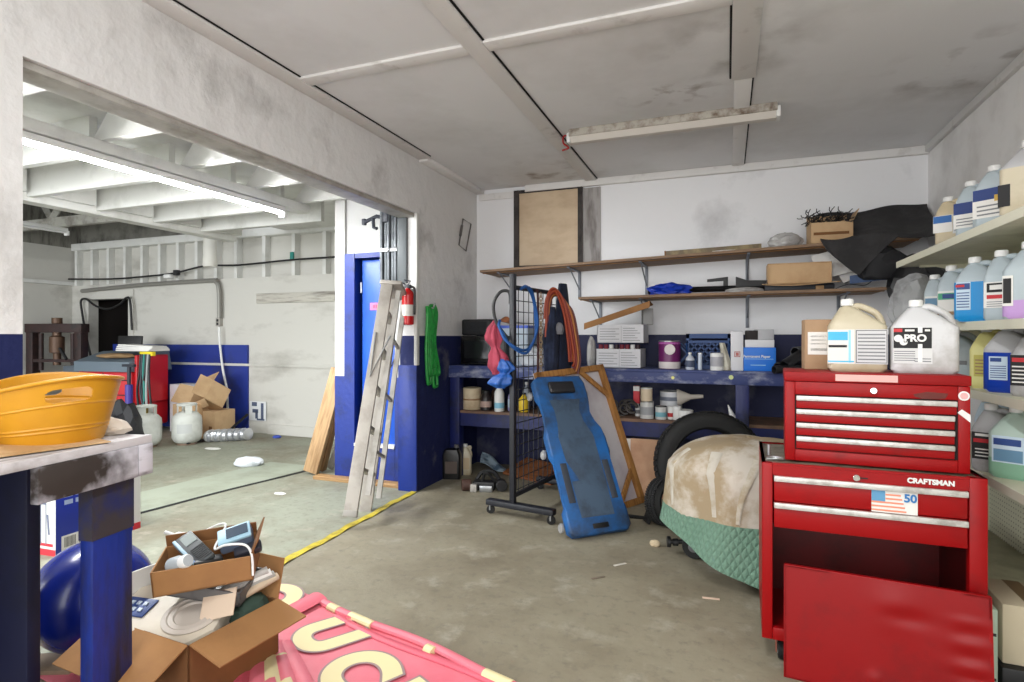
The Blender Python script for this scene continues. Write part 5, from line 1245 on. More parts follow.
# local: x to the right = outer long side at x=0, table extends to -x ; y along the long side, far end at y=0.36
WTB = M('weathered_white_top', (206, 202, 204), 0.75, col2=(120, 112, 108), scale=6, lo=0.48, hi=0.7, stretch=(3, 0.6, 1))


def soot():
    m = M('sooty_white_edge', (200, 198, 206), 0.7, col2=(120, 114, 116), scale=9, lo=0.5, hi=0.7, stretch=(1, 0.5, 2)).copy()
    N, L = m.node_tree.nodes, m.node_tree.links
    b = N['Principled BSDF']; old = b.inputs['Base Color'].links[0].from_socket
    tc_ = N.new('ShaderNodeTexCoord')
    mp = N.new('ShaderNodeMapping'); mp.inputs['Location'].default_value = (0, 0.085, -0.835 * 1.8); mp.inputs['Scale'].default_value = (0, 1, 1.8)
    L.new(tc_.outputs['Object'], mp.inputs[0])
    ln = N.new('ShaderNodeVectorMath'); ln.operation = 'LENGTH'; L.new(mp.outputs[0], ln.inputs[0])
    nz = N.new('ShaderNodeTexNoise'); nz.inputs['Scale'].default_value = 22; nz.inputs['Detail'].default_value = 8; L.new(tc_.outputs['Object'], nz.inputs['Vector'])
    ad = N.new('ShaderNodeMath'); ad.operation = 'MULTIPLY_ADD'; ad.inputs[1].default_value = 0.22; L.new(nz.outputs['Fac'], ad.inputs[0]); L.new(ln.outputs['Value'], ad.inputs[2])
    r_ = N.new('ShaderNodeMapRange'); r_.inputs['From Min'].default_value = 0.32; r_.inputs['From Max'].default_value = 0.2; L.new(ad.outputs[0], r_.inputs['Value'])
    mx = N.new('ShaderNodeMix'); mx.data_type = 'RGBA'; mx.inputs['B'].default_value = lin((48, 40, 36)); L.new(old, mx.inputs['A']); L.new(r_.outputs[0], mx.inputs['Factor'])
    L.new(mx.outputs['Result'], b.inputs['Base Color'])
    return m


EDGE = soot()
for i in range(3):
    MB().span((-0.46 + i * 0.153, -1.05, TT - 0.028), (-0.46 + (i + 1) * 0.153 - 0.003, 0.181, TT), b=0.003).build('top_board', WTB, wt)
MB().span((-0.002, -1.05, TT - 0.024), (0.02, 0.183, TT + 0.001), b=0.003).build('edge_strip', WTB, wt)
MB().span((0.0, -0.171, TT - 0.118), (0.025, 0.128, TT - 0.024), b=0.003).build('edge_board', EDGE, wt)
MB().span((0.0, 0.131, TT - 0.118), (0.024, 0.183, TT - 0.024), b=0.003).build('edge_board', EDGE, wt)
MB().span((-0.46, 0.15, TT - 0.118), (0.0, 0.18, TT - 0.028), b=0.003).build('end_board', WTB, wt)
POST = M('blue_post_worn', (10, 40, 126), 0.5, col2=(30, 26, 46), scale=5, lo=0.45, hi=0.66, bump=0.3, bscale=9, stretch=(2, 2, 0.4))
MB().span((-0.045, 0.0, 0.0), (0.0, 0.133, TT - 0.028), b=0.006).build('post', POST, wt)
MB().span((-0.046, -0.002, TT - 0.27), (0.0015, 0.135, TT - 0.118)).build('post_cap', M('worn_post_top', (52, 46, 50), 0.7, col2=(18, 30, 84), scale=8), wt)
SHADEDP = M('shaded_blue_post', (16, 20, 52), 0.6, col2=(12, 14, 34), scale=3)  # shade under the table put into a darker blue
MB().span((-0.46, 0.05, 0.0), (-0.293, 0.093, TT - 0.028), b=0.006).build('post', SHADEDP, wt)
for xx in (-0.46, -0.045):
    MB().span((xx, -1.0, 0.0), (xx + 0.045, -0.87, TT - 0.028), b=0.006).build('post', SHADEDP, wt)


def tl(x, y, z=0.0):
    return Matrix.Translation((-1.666, 1.08, 0)) @ Matrix.Rotation(RA, 4, 'Z') @ Vector((x, y, z))


# yellow tub
tubc = at(57, 440, Z=TT)
tub = thing('party_tub', 'yellow plastic party tub with oval handle holes standing on the work table', 'tub', (0, 0, 0), math.radians(76))
c_ = at(54, 438, d=1.64); tub.location = (c_.x, c_.y, TT + 0.004)
TUBM = M('mustard_plastic', (200, 142, 30), 0.35, col2=(186, 128, 24), scale=3)


def tubp(th, t, inset=0.0):
    rx, ry = 0.119 + 0.046 * t ** 0.9 - inset, 0.097 + 0.039 * t ** 0.9 - inset
    h_ = 0.20 + 0.028 * math.cos(2 * th)         # rim dips at the ends, rises at the handles? shaped below
    h_ = 0.160 + 0.026 * (0.5 - 0.5 * math.cos(2 * th)) + 0.012 * math.cos(th)
    rib = 0.0022 * (math.exp(-((t - 0.22) / 0.012) ** 2) + math.exp(-((t - 0.28) / 0.012) ** 2) + math.exp(-((t - 0.62) / 0.012) ** 2))
    return Vector(((rx + rib) * math.cos(th), (ry + rib) * math.sin(th), h_ * t))


def tub_wall(inset):
    bm = bmesh.new()
    n, k = 208, 100
    V = [[bm.verts.new(tubp(2 * PI * i / n, j / k, inset)) for j in range(k + 1)] for i in range(n)]
    return bm, V, n, k


bm, V, n, k = tub_wall(0.0)
V2 = [[bm.verts.new(tubp(2 * PI * i / n, j / k, 0.004)) for j in range(k + 1)] for i in range(n)]


def hole(i, j):
    th = 2 * PI * (i + 0.5) / n; t = (j + 0.5) / k
    for c0 in (PI / 2, 3 * PI / 2):
        da = (th - c0 + PI) % (2 * PI) - PI
        dx_, dz_ = da * 0.17, (t - 0.76) * 0.2
        hl, hr_ = 0.045, 0.019
        e = max(0, abs(dx_) - hl)
        if e * e + dz_ * dz_ < hr_ ** 2: return True
    return False


H = [[hole(i, j) for j in range(k)] for i in range(n)]
for i in range(n):
    i2 = (i + 1) % n
    for j in range(k):
        if H[i][j]: continue
        bm.faces.new((V[i][j], V[i2][j], V[i2][j + 1], V[i][j + 1]))
        bm.faces.new((V2[i][j], V2[i][j + 1], V2[i2][j + 1], V2[i2][j]))
        if j < k - 1 and H[i][j + 1]: bm.faces.new((V[i][j + 1], V[i2][j + 1], V2[i2][j + 1], V2[i][j + 1]))
        if j > 0 and H[i][j - 1]: bm.faces.new((V[i][j], V2[i][j], V2[i2][j], V[i2][j]))
        if H[i2][j]: bm.faces.new((V[i2][j], V2[i2][j], V2[i2][j + 1], V[i2][j + 1]))
        if H[i - 1][j]: bm.faces.new((V[i][j], V[i][j + 1], V2[i][j + 1], V2[i][j]))
    bm.faces.new((V[i][k], V[i2][k], V2[i2][k], V2[i][k]))
bm.faces.new([V[i][0] for i in range(n)][::-1])
bm.faces.new([V2[i][0] for i in range(n)])
m = MB(); m.bm.free(); m.bm = bm
m.build('tub_body', TUBM, tub)
MB().tube([tubp(2 * PI * i / 72, 1.0, -0.002) for i in range(72)], 0.0055, 8, closed=True).build('rim', TUBM, tub)
# crumpled paper and foam under and behind the tub
def tabsheet(label, name, x, y, sx, sy, h, mat, seed, cat='paper'):
    r = random.Random(seed); p1, p2 = r.uniform(0, 6), r.uniform(0, 6)
    c_ = tl(x, y)
    o = solo(name, MB().sheet(20, 14, lambda s, q: ((s - 0.5) * sx, (q - 0.5) * sy, 0.006 + h * (0.5 + 0.5 * math.sin(5 * s + p1)) * (0.5 + 0.5 * math.sin(6 * q + p2))), 0.003), mat, label, cat, (c_.x, c_.y, TT + 0.001), RA + r.uniform(-0.4, 0.4))
    return o


tabsheet('crumpled brown kraft paper under the yellow tub', 'kraft_paper', -0.14, -0.13, 0.2, 0.42, 0.012, M('kraft_paper', (176, 138, 92), 0.85, col2=(206, 178, 140), scale=6), 2)
crumple('pale cardboard scrap behind the yellow tub at the table end', 'card_scrap', 'cardboard', tl(-0.15, 0.17, TT), (0.1, 0.05, 0.03), M('pale_scrap', (204, 192, 178), 0.85), 71, 3)
crumple('crumpled white packing paper at the left of the yellow tub', 'packing_paper', 'paper', tl(-0.24, -0.3, TT), (0.09, 0.11, 0.045), M('packing_white', (200, 196, 190), 0.85, col2=(160, 156, 150), scale=6), 77, 3, 0.4)

# ---- exercise ball
solo('exercise_ball', MB().lathe([(0.001, 0)] + [(0.205 * math.sin(PI * i / 36), 0.205 - 0.205 * math.cos(PI * i / 36)) for i in range(1, 36)] + [(0.001, 0.41)], 56), M('glossy_blue_vinyl', (10, 30, 120), 0.25, coat=0.2), 'big glossy blue exercise ball on the floor behind the table post', 'ball', (at(93, 600, d=2.2).x, at(93, 600, d=2.2).y, 0))
# ---- product box
jb = thing('product_box', 'blue and white product box picturing a tool, standing behind the exercise ball', 'box', (-3.43, 2.03, 0), math.radians(3))
BW_, BD_, BH_ = 0.5, 0.5, 0.37
MB().span((-BW_, 0, 0), (0, BD_, BH_), b=0.002).build('carton_body', M('glossy_box_blue', (20, 44, 150), 0.4), jb)
MB().span((-BW_, -0.001, 0), (-0.0, 0.0005, BH_)).build('front_face', PAPER, jb)
MB().span((-BW_, -0.002, 0.0), (0, -0.0008, 0.035)).build('red_band', M('box_red', (206, 40, 56), 0.5), jb)
MB().span((-0.12, -0.002, 0.05), (-0.02, -0.0008, 0.066)).build('red_print', M('box_red', (206, 40, 56), 0.5), jb)
m = MB()
m.span((-0.075, -0.003, 0.06), (-0.07, -0.0008, 0.34)).span((-0.115, -0.003, 0.06), (-0.11, -0.0008, 0.34)).box((-0.092, -0.002, 0.30), (0.035, 0.002, 0.045)).box((-0.055, -0.002, 0.17), (0.012, 0.002, 0.11), rot=(0, -0.1, 0)).box((-0.13, -0.002, 0.17), (0.012, 0.002, 0.11), rot=(0, 0.1, 0))
m.build('tool_picture', M('tool_print_grey', (110, 116, 140), 0.6), jb)
MB().cyl((-0.092, -0.003, 0.30), 0.018, 0.002, rot=(PI / 2, 0, 0)).build('round_mark', M('tool_print_blue', (60, 90, 170), 0.6), jb)
MB().span((-0.0005, 0.03, 0.02), (0.0015, 0.2, 0.1)).build('bar_label', PAPER, jb)
m = MB()
for i in range(9): m.span((0.001, 0.045 + i * 0.007, 0.035), (0.0022, 0.048 + i * 0.007, 0.09)).span((0.001, 0.125 + i * 0.007, 0.035), (0.0022, 0.128 + i * 0.007, 0.09))
m.build('bar_print', INKD, jb)
m = MB()
for i in range(2):
    for j in range(2): m.span((0.0, 0.045 + i * 0.06, 0.27 + j * 0.04), (0.0015, 0.09 + i * 0.06, 0.295 + j * 0.04))
m.build('spec_print', M('pale_box_print', (170, 186, 220), 0.5), jb)
MB().cyl((0.001, 0.2, 0.22), 0.025, 0.003, rot=(0, PI / 2, 0)).span((0.0, 0.195, 0.12), (0.002, 0.205, 0.2)).build('tool_print', M('pale_box_print', (170, 186, 220), 0.5), jb)
MB().span((-0.001, BD_ - 0.05, 0.0), (0.001, BD_, BH_)).build('white_edge', PAPER, jb)
MB().span((-0.001, BD_ - 0.05, 0.0), (0.0018, BD_, 0.04)).build('red_band', M('box_red', (206, 40, 56), 0.5), jb)

# ---- cardboard boxes of electronics
bb = carton('cardboard_box', 'big open brown cardboard box of electronics on the floor beside the banner', (-1.75, 1.475, 0), math.radians(-4), (0.43, 0.35, 0.25), CARDD,
            open_={'f': (118, 0.17, CARD), 'r': (105, 0.14, CARD), 'b': (12, 0.14, CARD), 'l': (-12, 0.13, PAPER)})
BR = bb.matrix_basis
def bl(x, y, z): return Matrix.Translation((-1.75, 1.475, 0)) @ Matrix.Rotation(math.radians(-4), 4, 'Z') @ Vector((x, y, z))
BEIGE = M('beige_router_plastic', (206, 196, 180), 0.5, col2=(190, 178, 160), scale=3)
t = thing('desk_telephone', 'beige printer cover with a blue button panel lying in the open cardboard box', 'printer part', bl(-0.02, -0.05, 0.215), math.radians(8), None, (math.radians(16), math.radians(4), math.radians(14)))
t.name = 'printer_cover'
MB().prism([(-0.19, -0.12), (0.13, -0.14), (0.19, -0.06), (0.17, 0.1), (-0.1, 0.14), (-0.19, 0.08)], 0.065, b=0.02).build('cover_shell', BEIGE, t)
MB().box((-0.12, -0.02, 0.068), (0.10, 0.08, 0.006), b=0.002).build('button_panel', M('panel_blue', (36, 66, 130), 0.5), t)
m = MB()
for i in range(3):
    for j in range(2): m.box((-0.145 + i * 0.024, -0.035 + j * 0.028, 0.0725), (0.013, 0.014, 0.005))
m.build('button', M('button_pale', (190, 204, 220), 0.5), t)
MB().box((-0.155, -0.085, 0.067), (0.035, 0.018, 0.004)).build('badge', M('dark_badge', (104, 84, 84), 0.6), t)
MB().lathe([(0.06, 0.06), (0.085, 0.064), (0.09, 0.07), (0.075, 0.074), (0.07, 0.07), (0.055, 0.072), (0.05, 0.066)], 32, Matrix.Translation((0.08, -0.02, 0))).build('round_grille', M('beige_grey', (184, 174, 164), 0.5), t)
t = solo('plastic_tray', MB().span((-0.13, -0.08, 0), (0.13, 0.08, 0.006)).span((-0.13, -0.08, 0), (-0.124, 0.08, 0.05)).span((0.124, -0.08, 0), (0.13, 0.08, 0.05)).span((-0.13, 0.074, 0), (0.13, 0.08, 0.05)).span((-0.13, -0.08, 0), (0.13, -0.074, 0.05)).span((-0.04, -0.08, 0), (-0.036, 0.08, 0.045)),
         M('smoky_plastic', (110, 108, 108), 0.2, alpha=0.85), 'smoky grey plastic tray lying on the beige printer cover', 'tray', bl(0.05, 0.05, 0.31), rot=(0.15, 0.12, 0.3))
for i in range(4):
    a_, c_ = bl(0.08 + 0.03 * i, 0.0 + 0.02 * i, 0.30), bl(0.19 + 0.005 * i, 0.15 + 0.01 * i, 0.36 - 0.01 * i)
    solo('paper_roll', MB().rod(a_, c_, 0.014, 10), [M('clear_tube_plastic', (180, 176, 172), 0.3), PAPER, M('grey_sleeve', (150, 146, 140), 0.5), M('tan_roll', (190, 170, 146), 0.7)][i], ['cloudy plastic sleeve standing in the big cardboard box', 'white paper roll standing in the big cardboard box', 'grey paper roll standing in the big cardboard box', 'tan paper roll at the corner of the big cardboard box'][i], 'roll', group='rolls in the big cardboard box')
crumple('dark green cloth stuffed in the corner of the big cardboard box', 'green_cloth', 'cloth', bl(0.16, 0.1, 0.18), (0.05, 0.07, 0.06), M('dark_green_cloth', (48, 66, 56), 0.9), 81, 3)
solo('card_flap', MB().box((0, 0, 0), (0.12, 0.09, 0.004), rot=(0.9, -0.25, 0.3)), M('pinkish_card', (206, 184, 162), 0.8), 'pinkish card sheet standing at the front of the big cardboard box', 'card', bl(0.15, -0.02, 0.30))

tb2c = at(210, 560, d=1.98)
RB = math.radians(38)
tb2 = carton('cardboard_tray', 'small shallow cardboard tray of gadgets balanced on the big cardboard box', (tb2c.x, tb2c.y, 0.375), RB, (0.30, 0.19, 0.085), CARD, open_={'b': (-4, 0.04, CARDD), 'r': (28, 0.06, CARDD)}, rot=(math.radians(6), math.radians(-4), RB))
def t2(x, y, z): return Matrix.Translation((tb2c.x, tb2c.y, 0.375)) @ Matrix.Rotation(RB, 4, 'Z') @ Vector((x, y, z))
t = thing('calculator', 'grey slatted gadget lying in the small cardboard tray', 'gadget', t2(-0.05, 0.02, 0.085), 0, rot=(0.5, 0.3, RB - 0.9))
MB().box((0, 0, 0), (0.17, 0.06, 0.03), b=0.006).build('case', M('dark_grey_case', (74, 78, 80), 0.45), t)
MB().box((0, -0.032, 0.004), (0.165, 0.012, 0.026), b=0.003).build('edge_trim', M('pale_blue_trim', (150, 178, 196), 0.4), t)
m = MB()
for i in range(8): m.box((0.01 + i * 0.009, 0.005, 0.0165), (0.004, 0.045, 0.003))
m.build('slots', BLACK, t)
MB().box((-0.045, 0.004, 0.0165), (0.05, 0.04, 0.002)).build('screen', M('grey_screen', (130, 140, 138), 0.3), t)
t = thing('radio_unit', 'blue-grey plastic device tilted in the back corner of the small tray', 'gadget', t2(0.08, 0.02, 0.11), 0, rot=(0.45, -0.25, RB + 0.1))
MB().box((0, 0, 0), (0.11, 0.075, 0.05), b=0.012, seg=3).build('case', M('blue_grey_case', (84, 96, 116), 0.4), t)
MB().box((0, -0.002, 0.026), (0.108, 0.074, 0.012), b=0.005).build('top_cover', M('pale_blue_case', (150, 184, 202), 0.4), t)
MB().box((0.01, 0.0, 0.0335), (0.07, 0.045, 0.004)).build('display', M('dark_display', (50, 66, 84), 0.25), t)
MB().box((0.03, -0.05, -0.02), (0.09, 0.05, 0.03), b=0.01).build('handset', M('dark_handset', (44, 46, 56), 0.4), t)
t = thing('light_bulb', 'white capped lamp base lying at the front of the small tray', 'lamp part', t2(-0.11, -0.05, 0.06), 0, rot=(1.2, 0, RB + 0.9))
MB().lathe([(0.012, 0), (0.026, 0.01), (0.026, 0.045), (0.018, 0.06), (0.018, 0.09)], 20).build('base', M('silver_base', (170, 176, 180), 0.35), t)
MB().lathe([(0.019, 0.06), (0.021, 0.062), (0.021, 0.085), (0.019, 0.088)], 20).build('white_collar', TRIMW, t)
solo('white_cable', MB().tube([t2(-0.1, 0.08, 0.08), t2(-0.02, 0.1, 0.13), t2(0.04, 0.06, 0.15), t2(0.02, -0.03, 0.10), t2(0.06, -0.07, 0.12), t2(0.12, -0.085, 0.12), t2(0.145, -0.1, 0.09), t2(0.15, -0.105, 0.02)], 0.004, 8), TRIMW, 'thin white cable curling over the side of the small tray', 'cable')
solo('adapter_plug', MB().box((0, 0, 0), (0.05, 0.03, 0.025), b=0.006).rod((0.02, 0, 0), (0.07, 0.0, 0.01), 0.006), TRIMW, 'white plug hanging over the back rim of the small tray', 'plug', t2(-0.12, 0.135, 0.10), RB + 2.6)
solo('black_adapter', MB().box((0, 0, 0), (0.09, 0.05, 0.04), b=0.008), BLACK, 'black power adapter in the middle of the small tray', 'adapter', t2(0.0, -0.03, 0.05), RB + 0.3)

# things on the floor under the table
solo('wood_scrap', MB().box((0, 0, 0.012), (0.22, 0.12, 0.022), b=0.003), M('beige_scrap_board', (172, 152, 128), 0.8, col2=(140, 120, 98), scale=5), 'beige board scrap on the floor in front of the exercise ball', 'board', tuple(at(50, 668, Z=0.0)), 0.4)

# ================================================================== BANNER
BP0, BP1 = Vector((-2.03, 2.19, 0)), Vector((-0.70, 1.845, 0))
bd = (BP1 - BP0).normalized(); bn_ = Vector((bd.y, -bd.x, 0))          # bn_: towards the camera
BNM = M('pink_banner_vinyl', (222, 120, 134), 0.5, col2=(214, 104, 120), scale=2.5)
BNC = M('banner_cream', (222, 210, 162), 0.55); BNG = M('banner_grey_outline', (150, 128, 128), 0.6)
bnr = thing('banner', 'pink vinyl banner with fat cream letters spread crumpled on the floor', 'banner', BP0, math.atan2(bd.y, bd.x))
# local x along the far edge, local -y towards the camera
MB().sheet(60, 30, lambda s, q: (-0.12 + 1.95 * s, -0.95 * q * (1 - 0.25 * s), 0.006 + 0.010 * max(0, math.sin(3 * q + 5 * s)) * (1 - abs(2 * q - 1))), 0.003).build('cloth', BNM, bnr)
MB().tube([(0.36 + 0.13 * i, -0.02 - 0.012 * math.sin(i), 0.018) for i in range(12)], 0.02, 10, flat=0.7).build('rolled_edge', BNM, bnr)
MB().tube([(0.5 + 0.13 * i, -0.06 - 0.015 * math.sin(i * 0.8), 0.012) for i in range(11)], 0.018, 10, flat=0.5).build('edge_fold', M('banner_deep_pink', (204, 88, 106), 0.5), bnr)
for x0, x1 in ((0.42, 0.48), (0.56, 0.70), (1.0, 1.04), (1.28, 1.40)):
    MB().tube([(x0, -0.022 - 0.008, 0.0195), (x1, -0.024 - 0.008, 0.0195)], 0.0205, 10, flat=0.72).build('letter_on_roll', BNC, bnr)
MB().sheet(6, 14, lambda s, q: (0.26 + 0.10 * s + 0.06 * q, -0.0 - 0.45 * q, 0.024 + 0.012 * math.sin(PI * s)), 0.003).build('fold_over', M('banner_fold_pink', (222, 108, 124), 0.5), bnr)
for s_, x_, y_, rz in (('O', 0.12, -0.14, -0.25), ('U', 0.60, -0.185, -0.32), ('C', 0.90, -0.285, -0.26), ('H', 1.19, -0.34, -0.2)):
    text('banner_letter_outline', s_, 0.33, BNG, bnr, (x_, y_, 0.0165), (0, 0, rz), ext=0.0005, bold=0.028)
    text('banner_letter', s_, 0.33, BNC, bnr, (x_, y_, 0.0172), (0, 0, rz), ext=0.0005, bold=0.019)
# strips of the banner gathered in folds beside the box
for i in range(6):
    x0 = 0.20 + i * 0.055
    e_ = i / 5; a_ = Vector((0.43 + 0.026 * i, -0.43 + 0.018 * i, 0.03)); c_ = Vector((0.43 + 0.026 * i + 0.36 + 0.16 * e_, -0.43 - 0.32 + 0.2 * e_, 0.035))
    m = MB().tube([a_, a_.lerp(c_, 0.33) + Vector((0, 0, 0.012)), a_.lerp(c_, 0.66) + Vector((0.006, 0, 0.008)), c_], 0.03, 10, flat=0.65)
    fo = m.build('gathered_fold', [BNM, M('banner_deep_pink', (204, 88, 106), 0.5), BNM, BNC, BNM, BNM][i], bnr)
    if i in (0, 3, 4):
        for q in (0.3, 0.62, 0.9):
            MB().tube([a_.lerp(c_, q - 0.07) + Vector((0, 0, 0.011)), a_.lerp(c_, q + 0.06) + Vector((0, 0, 0.011))], 0.0285, 10, flat=0.66).build('letter_patch', [BNC, BNC, BNC, BNM, BNC][i], fo)

# yellow tape line on the floor along the opening
solo('floor_tape', MB().sheet(40, 2, lambda s, q: (-2.17 - 0.075 * s - 0.05 * q + 0.006 * math.sin(22 * s), 2.15 + 1.72 * s, 0.004 + 0.006 * math.sin(30 * s + 2 * q) ** 2), 0.002), M('yellow_floor_tape', (196, 176, 40), 0.5, col2=(150, 132, 34), scale=10), 'worn yellow tape line on the floor along the wide opening', 'tape')
struct('trim_95', MB().sheet(30, 1, lambda s, q: (-3.78 + 0.28 * s - 0.04 * q + 0.01 * math.sin(9 * s), 2.4 + 1.85 * s, 0.003), 0.002), M('black_floor_joint', (22, 22, 22), 0.9))
struct('trim_96', MB().sheet(1, 1, lambda s, q: (-4.35 + 0.25 * s + 0.55 * q, 2.2 + 2.1 * s, 0.0015), 0.001), M('green_floor_strip', (154, 160, 144), 0.6, col2=(138, 142, 126), scale=3))
# ================================================================== AT THE OPENING
# stepladder, folded, leaning sideways
B0, T0 = Vector((-2.265, 3.15, 0.0)), Vector((-2.358, 3.69, 1.52))
za_ = (T0 - B0).normalized(); xa_ = Vector((-0.33, 0.94, 0)); xa_ = (xa_ - za_ * xa_.dot(za_)).normalized(); ya_ = za_.cross(xa_)
LLN = (T0 - B0).length
ladder = thing('stepladder', 'folded aluminium stepladder leaning beside the blue closet door', 'ladder')
frame_obj(ladder, B0 + Vector((0, 0, 0.03)), xa_, ya_, za_)
LAD = M('ladder_aluminium', (168, 162, 154), 0.5, 0.25, col2=(142, 136, 128), scale=5)
wb_, wt_ = 0.36, 0.26
def rail(x0, x1, y, w, t):
    return MB().sheet(1, 1, lambda s, q: (x0 + (x1 - x0) * q + (s - 0.5) * w, y, LLN * q), t)
for s in (-1, 1):
    MB().prism([(s * wb_ / 2 - 0.013, 0), (s * wb_ / 2 + 0.013, 0), (s * wt_ / 2 + 0.013, LLN), (s * wt_ / 2 - 0.013, LLN)], 0.085, Matrix.Translation((0, 0.05, 0)) @ Matrix.Rotation(PI / 2, 4, 'X'), b=0.004).build('front_rail', LAD, ladder)
    MB().prism([(s * wb_ / 2 * 0.85 - 0.01, 0.12), (s * wb_ / 2 * 0.85 + 0.01, 0.12), (s * wt_ / 2 * 0.85 + 0.01, LLN - 0.05), (s * wt_ / 2 * 0.85 - 0.01, LLN - 0.05)], 0.035, Matrix.Translation((0, -0.06, 0)) @ Matrix.Rotation(PI / 2, 4, 'X'), b=0.003).build('rear_rail', GALV, ladder)
for i in range(5):
    z = 0.28 + i * 0.28; w_ = wb_ + (wt_ - wb_) * z / LLN
    MB().box((0, 0.0, z), (w_, 0.06, 0.022), b=0.003).build('step', LAD, ladder)
for i in range(3):
    z = 0.4 + i * 0.4; w_ = wb_ + (wt_ - wb_) * z / LLN
    MB().box((0, -0.078, z), (w_ * 0.85, 0.02, 0.02)).build('rear_rung', GALV, ladder)
MB().box((0, -0.02, LLN), (wt_ + 0.05, 0.16, 0.03), b=0.006).build('top_cap', LAD, ladder)
for s in (-1, 1): MB().tube([(s * 0.165, 0.03, 1.22), (s * 0.17, 0.02, 0.9), (s * 0.16, -0.075, 1.2)], 0.007, 6).build('spreader', STEEL, ladder)
for s in (-1, 1): MB().box((s * wb_ / 2, 0.008, 0.0), (0.034, 0.09, 0.04), b=0.005).build('rubber_foot', M('grey_foot', (150, 146, 140), 0.7), ladder)

# fire extinguisher on the white post
fe = thing('fire_extinguisher', 'red fire extinguisher with a white label hanging on the white door post', 'fire extinguisher', (-2.288, 3.80, 1.29))
MB().lathe([(0.03, 0), (0.044, 0.006), (0.046, 0.02), (0.046, 0.23), (0.04, 0.255), (0.02, 0.275), (0.018, 0.285)], 28).build('cylinder', M('extinguisher_red', (188, 18, 22), 0.25, coat=0.3), fe)
MB().lathe([(0.0465, 0.07), (0.0475, 0.071), (0.0475, 0.155), (0.0465, 0.156)], 28).build('label', M('extinguisher_label', (206, 204, 198), 0.5), fe)
MB().box((0, 0, 0.295), (0.05, 0.03, 0.03), b=0.004).tube([(0.0, 0, 0.3), (-0.03, -0.02, 0.32), (-0.05, -0.02, 0.325)], 0.006).tube([(0.0, 0, 0.31), (0.03, -0.01, 0.335), (-0.02, -0.02, 0.345)], 0.006).build('valve_handle', DARKSTEEL, fe)
MB().tube([(0.02, 0, 0.295), (0.055, 0.0, 0.28), (0.058, 0, 0.2), (0.057, 0, 0.08)], 0.009).build('hose', BLACK, fe)
MB().box((0, 0.048, 0.2), (0.04, 0.04, 0.16)).build('wall_bracket', STEEL, fe)

# green hose on the left wall
hp = at(430, 305, X=XL + 0.03)
m = MB()
r = random.Random(3)
for i in range(5):
    o_ = i * 0.016 - 0.03
    zb = 0.80 + (0.0 if i == 3 else 0.06 * (i % 3) + 0.03)
    m.tube([(XL + 0.03, hp.y + o_ - 0.02, 1.44), (XL + 0.045, hp.y + o_ * 1.1 - 0.035, 1.35), (XL + 0.03, hp.y + o_ - 0.03 + 0.02 * i, 1.1), (XL + 0.03, hp.y + o_ + 0.015 * i - 0.01, zb + 0.03), (XL + 0.032, hp.y + o_ + 0.02 * i + 0.012, zb), (XL + 0.03, hp.y + o_ + 0.02 * i + 0.04, zb + 0.04), (XL + 0.03, hp.y + o_ + 0.045, 1.15), (XL + 0.045, hp.y + o_ + 0.05, 1.38), (XL + 0.035, hp.y + o_ + 0.025, 1.46)], 0.013, 8)
solo('garden_hose', m, M('bright_green_hose', (34, 150, 60), 0.45, col2=(24, 120, 46), scale=20), 'bright green garden hose hanging in loops on the left wall', 'hose')
solo('hose_hook', MB().tube([(XL, hp.y, 1.44), (XL + 0.06, hp.y, 1.43), (XL + 0.075, hp.y, 1.47)], 0.008), STEEL, 'metal hook holding the green garden hose', 'hook')
c0 = [at(u, v, X=XL + 0.012) for u, v in ((463, 219), (471, 224), (466, 251), (459, 245))]
solo('wall_frame', MB().tube(c0, 0.007, 6, closed=True).rod(c0[3].lerp(c0[0], 0.35), c0[3].lerp(c0[0], 0.75), 0.012), M('dull_wire', (110, 106, 104), 0.5, 0.5), 'thin bent wire frame hanging crooked on the grey left wall', 'frame')

# grey folded track panels and clamp hanging in front of the closet
gt_ = thing('track_panels', 'bundle of grey steel door tracks hanging beside the blue closet door', 'tracks', (-2.46, 3.9, 1.62))
for i in range(5):
    MB().span((-0.115 + i * 0.032, -0.05 + 0.012 * (i % 2), 0), (-0.091 + i * 0.032, 0.03, 0.60 - 0.02 * i), b=0.004).build('track', M('grey_track_steel', (104, 108, 112), 0.45, 0.5, col2=(76, 80, 84), scale=9), gt_)
MB().span((0.048, -0.055, 0.0), (0.13, 0.03, 0.55), b=0.004).build('panel', M('dark_grey_panel', (88, 92, 94), 0.5, 0.4), gt_)
MB().span((-0.12, -0.06, 0.25), (0.05, -0.05, 0.28), b=0.003).cyl((-0.03, -0.066, 0.265), 0.014, 0.02, rot=(PI / 2, 0, 0)).build('clamp_band', STEEL, gt_)
MB().tube([(-0.06, -0.03, 0.52), (-0.15, -0.04, 0.54), (-0.25, -0.05, 0.50)], 0.016, 8).tube([(-0.18, -0.045, 0.53), (-0.17, -0.05, 0.45), (-0.14, -0.05, 0.44)], 0.014, 8).box((-0.26, -0.05, 0.5), (0.03, 0.03, 0.05), b=0.004).box((-0.06, -0.03, 0.53), (0.05, 0.06, 0.09), b=0.006).build('bracket_arm', DARKSTEEL, gt_)

# lumber leaning at the closet corner
def lean(label, name, p0, p1, w, t, mat, roll=0.0):
    z_ = (p1 - p0).normalized(); x_ = Vector((1, 0.15, 0)); x_ = (x_ - z_ * x_.dot(z_)).normalized(); y_ = z_.cross(x_)
    o = MB().span((-w / 2, -t / 2, 0), (w / 2, t / 2, (p1 - p0).length), b=0.003).build(name, mat)
    frame_obj(o, p0, x_, y_, z_)
    return tag(o, label, 'lumber')


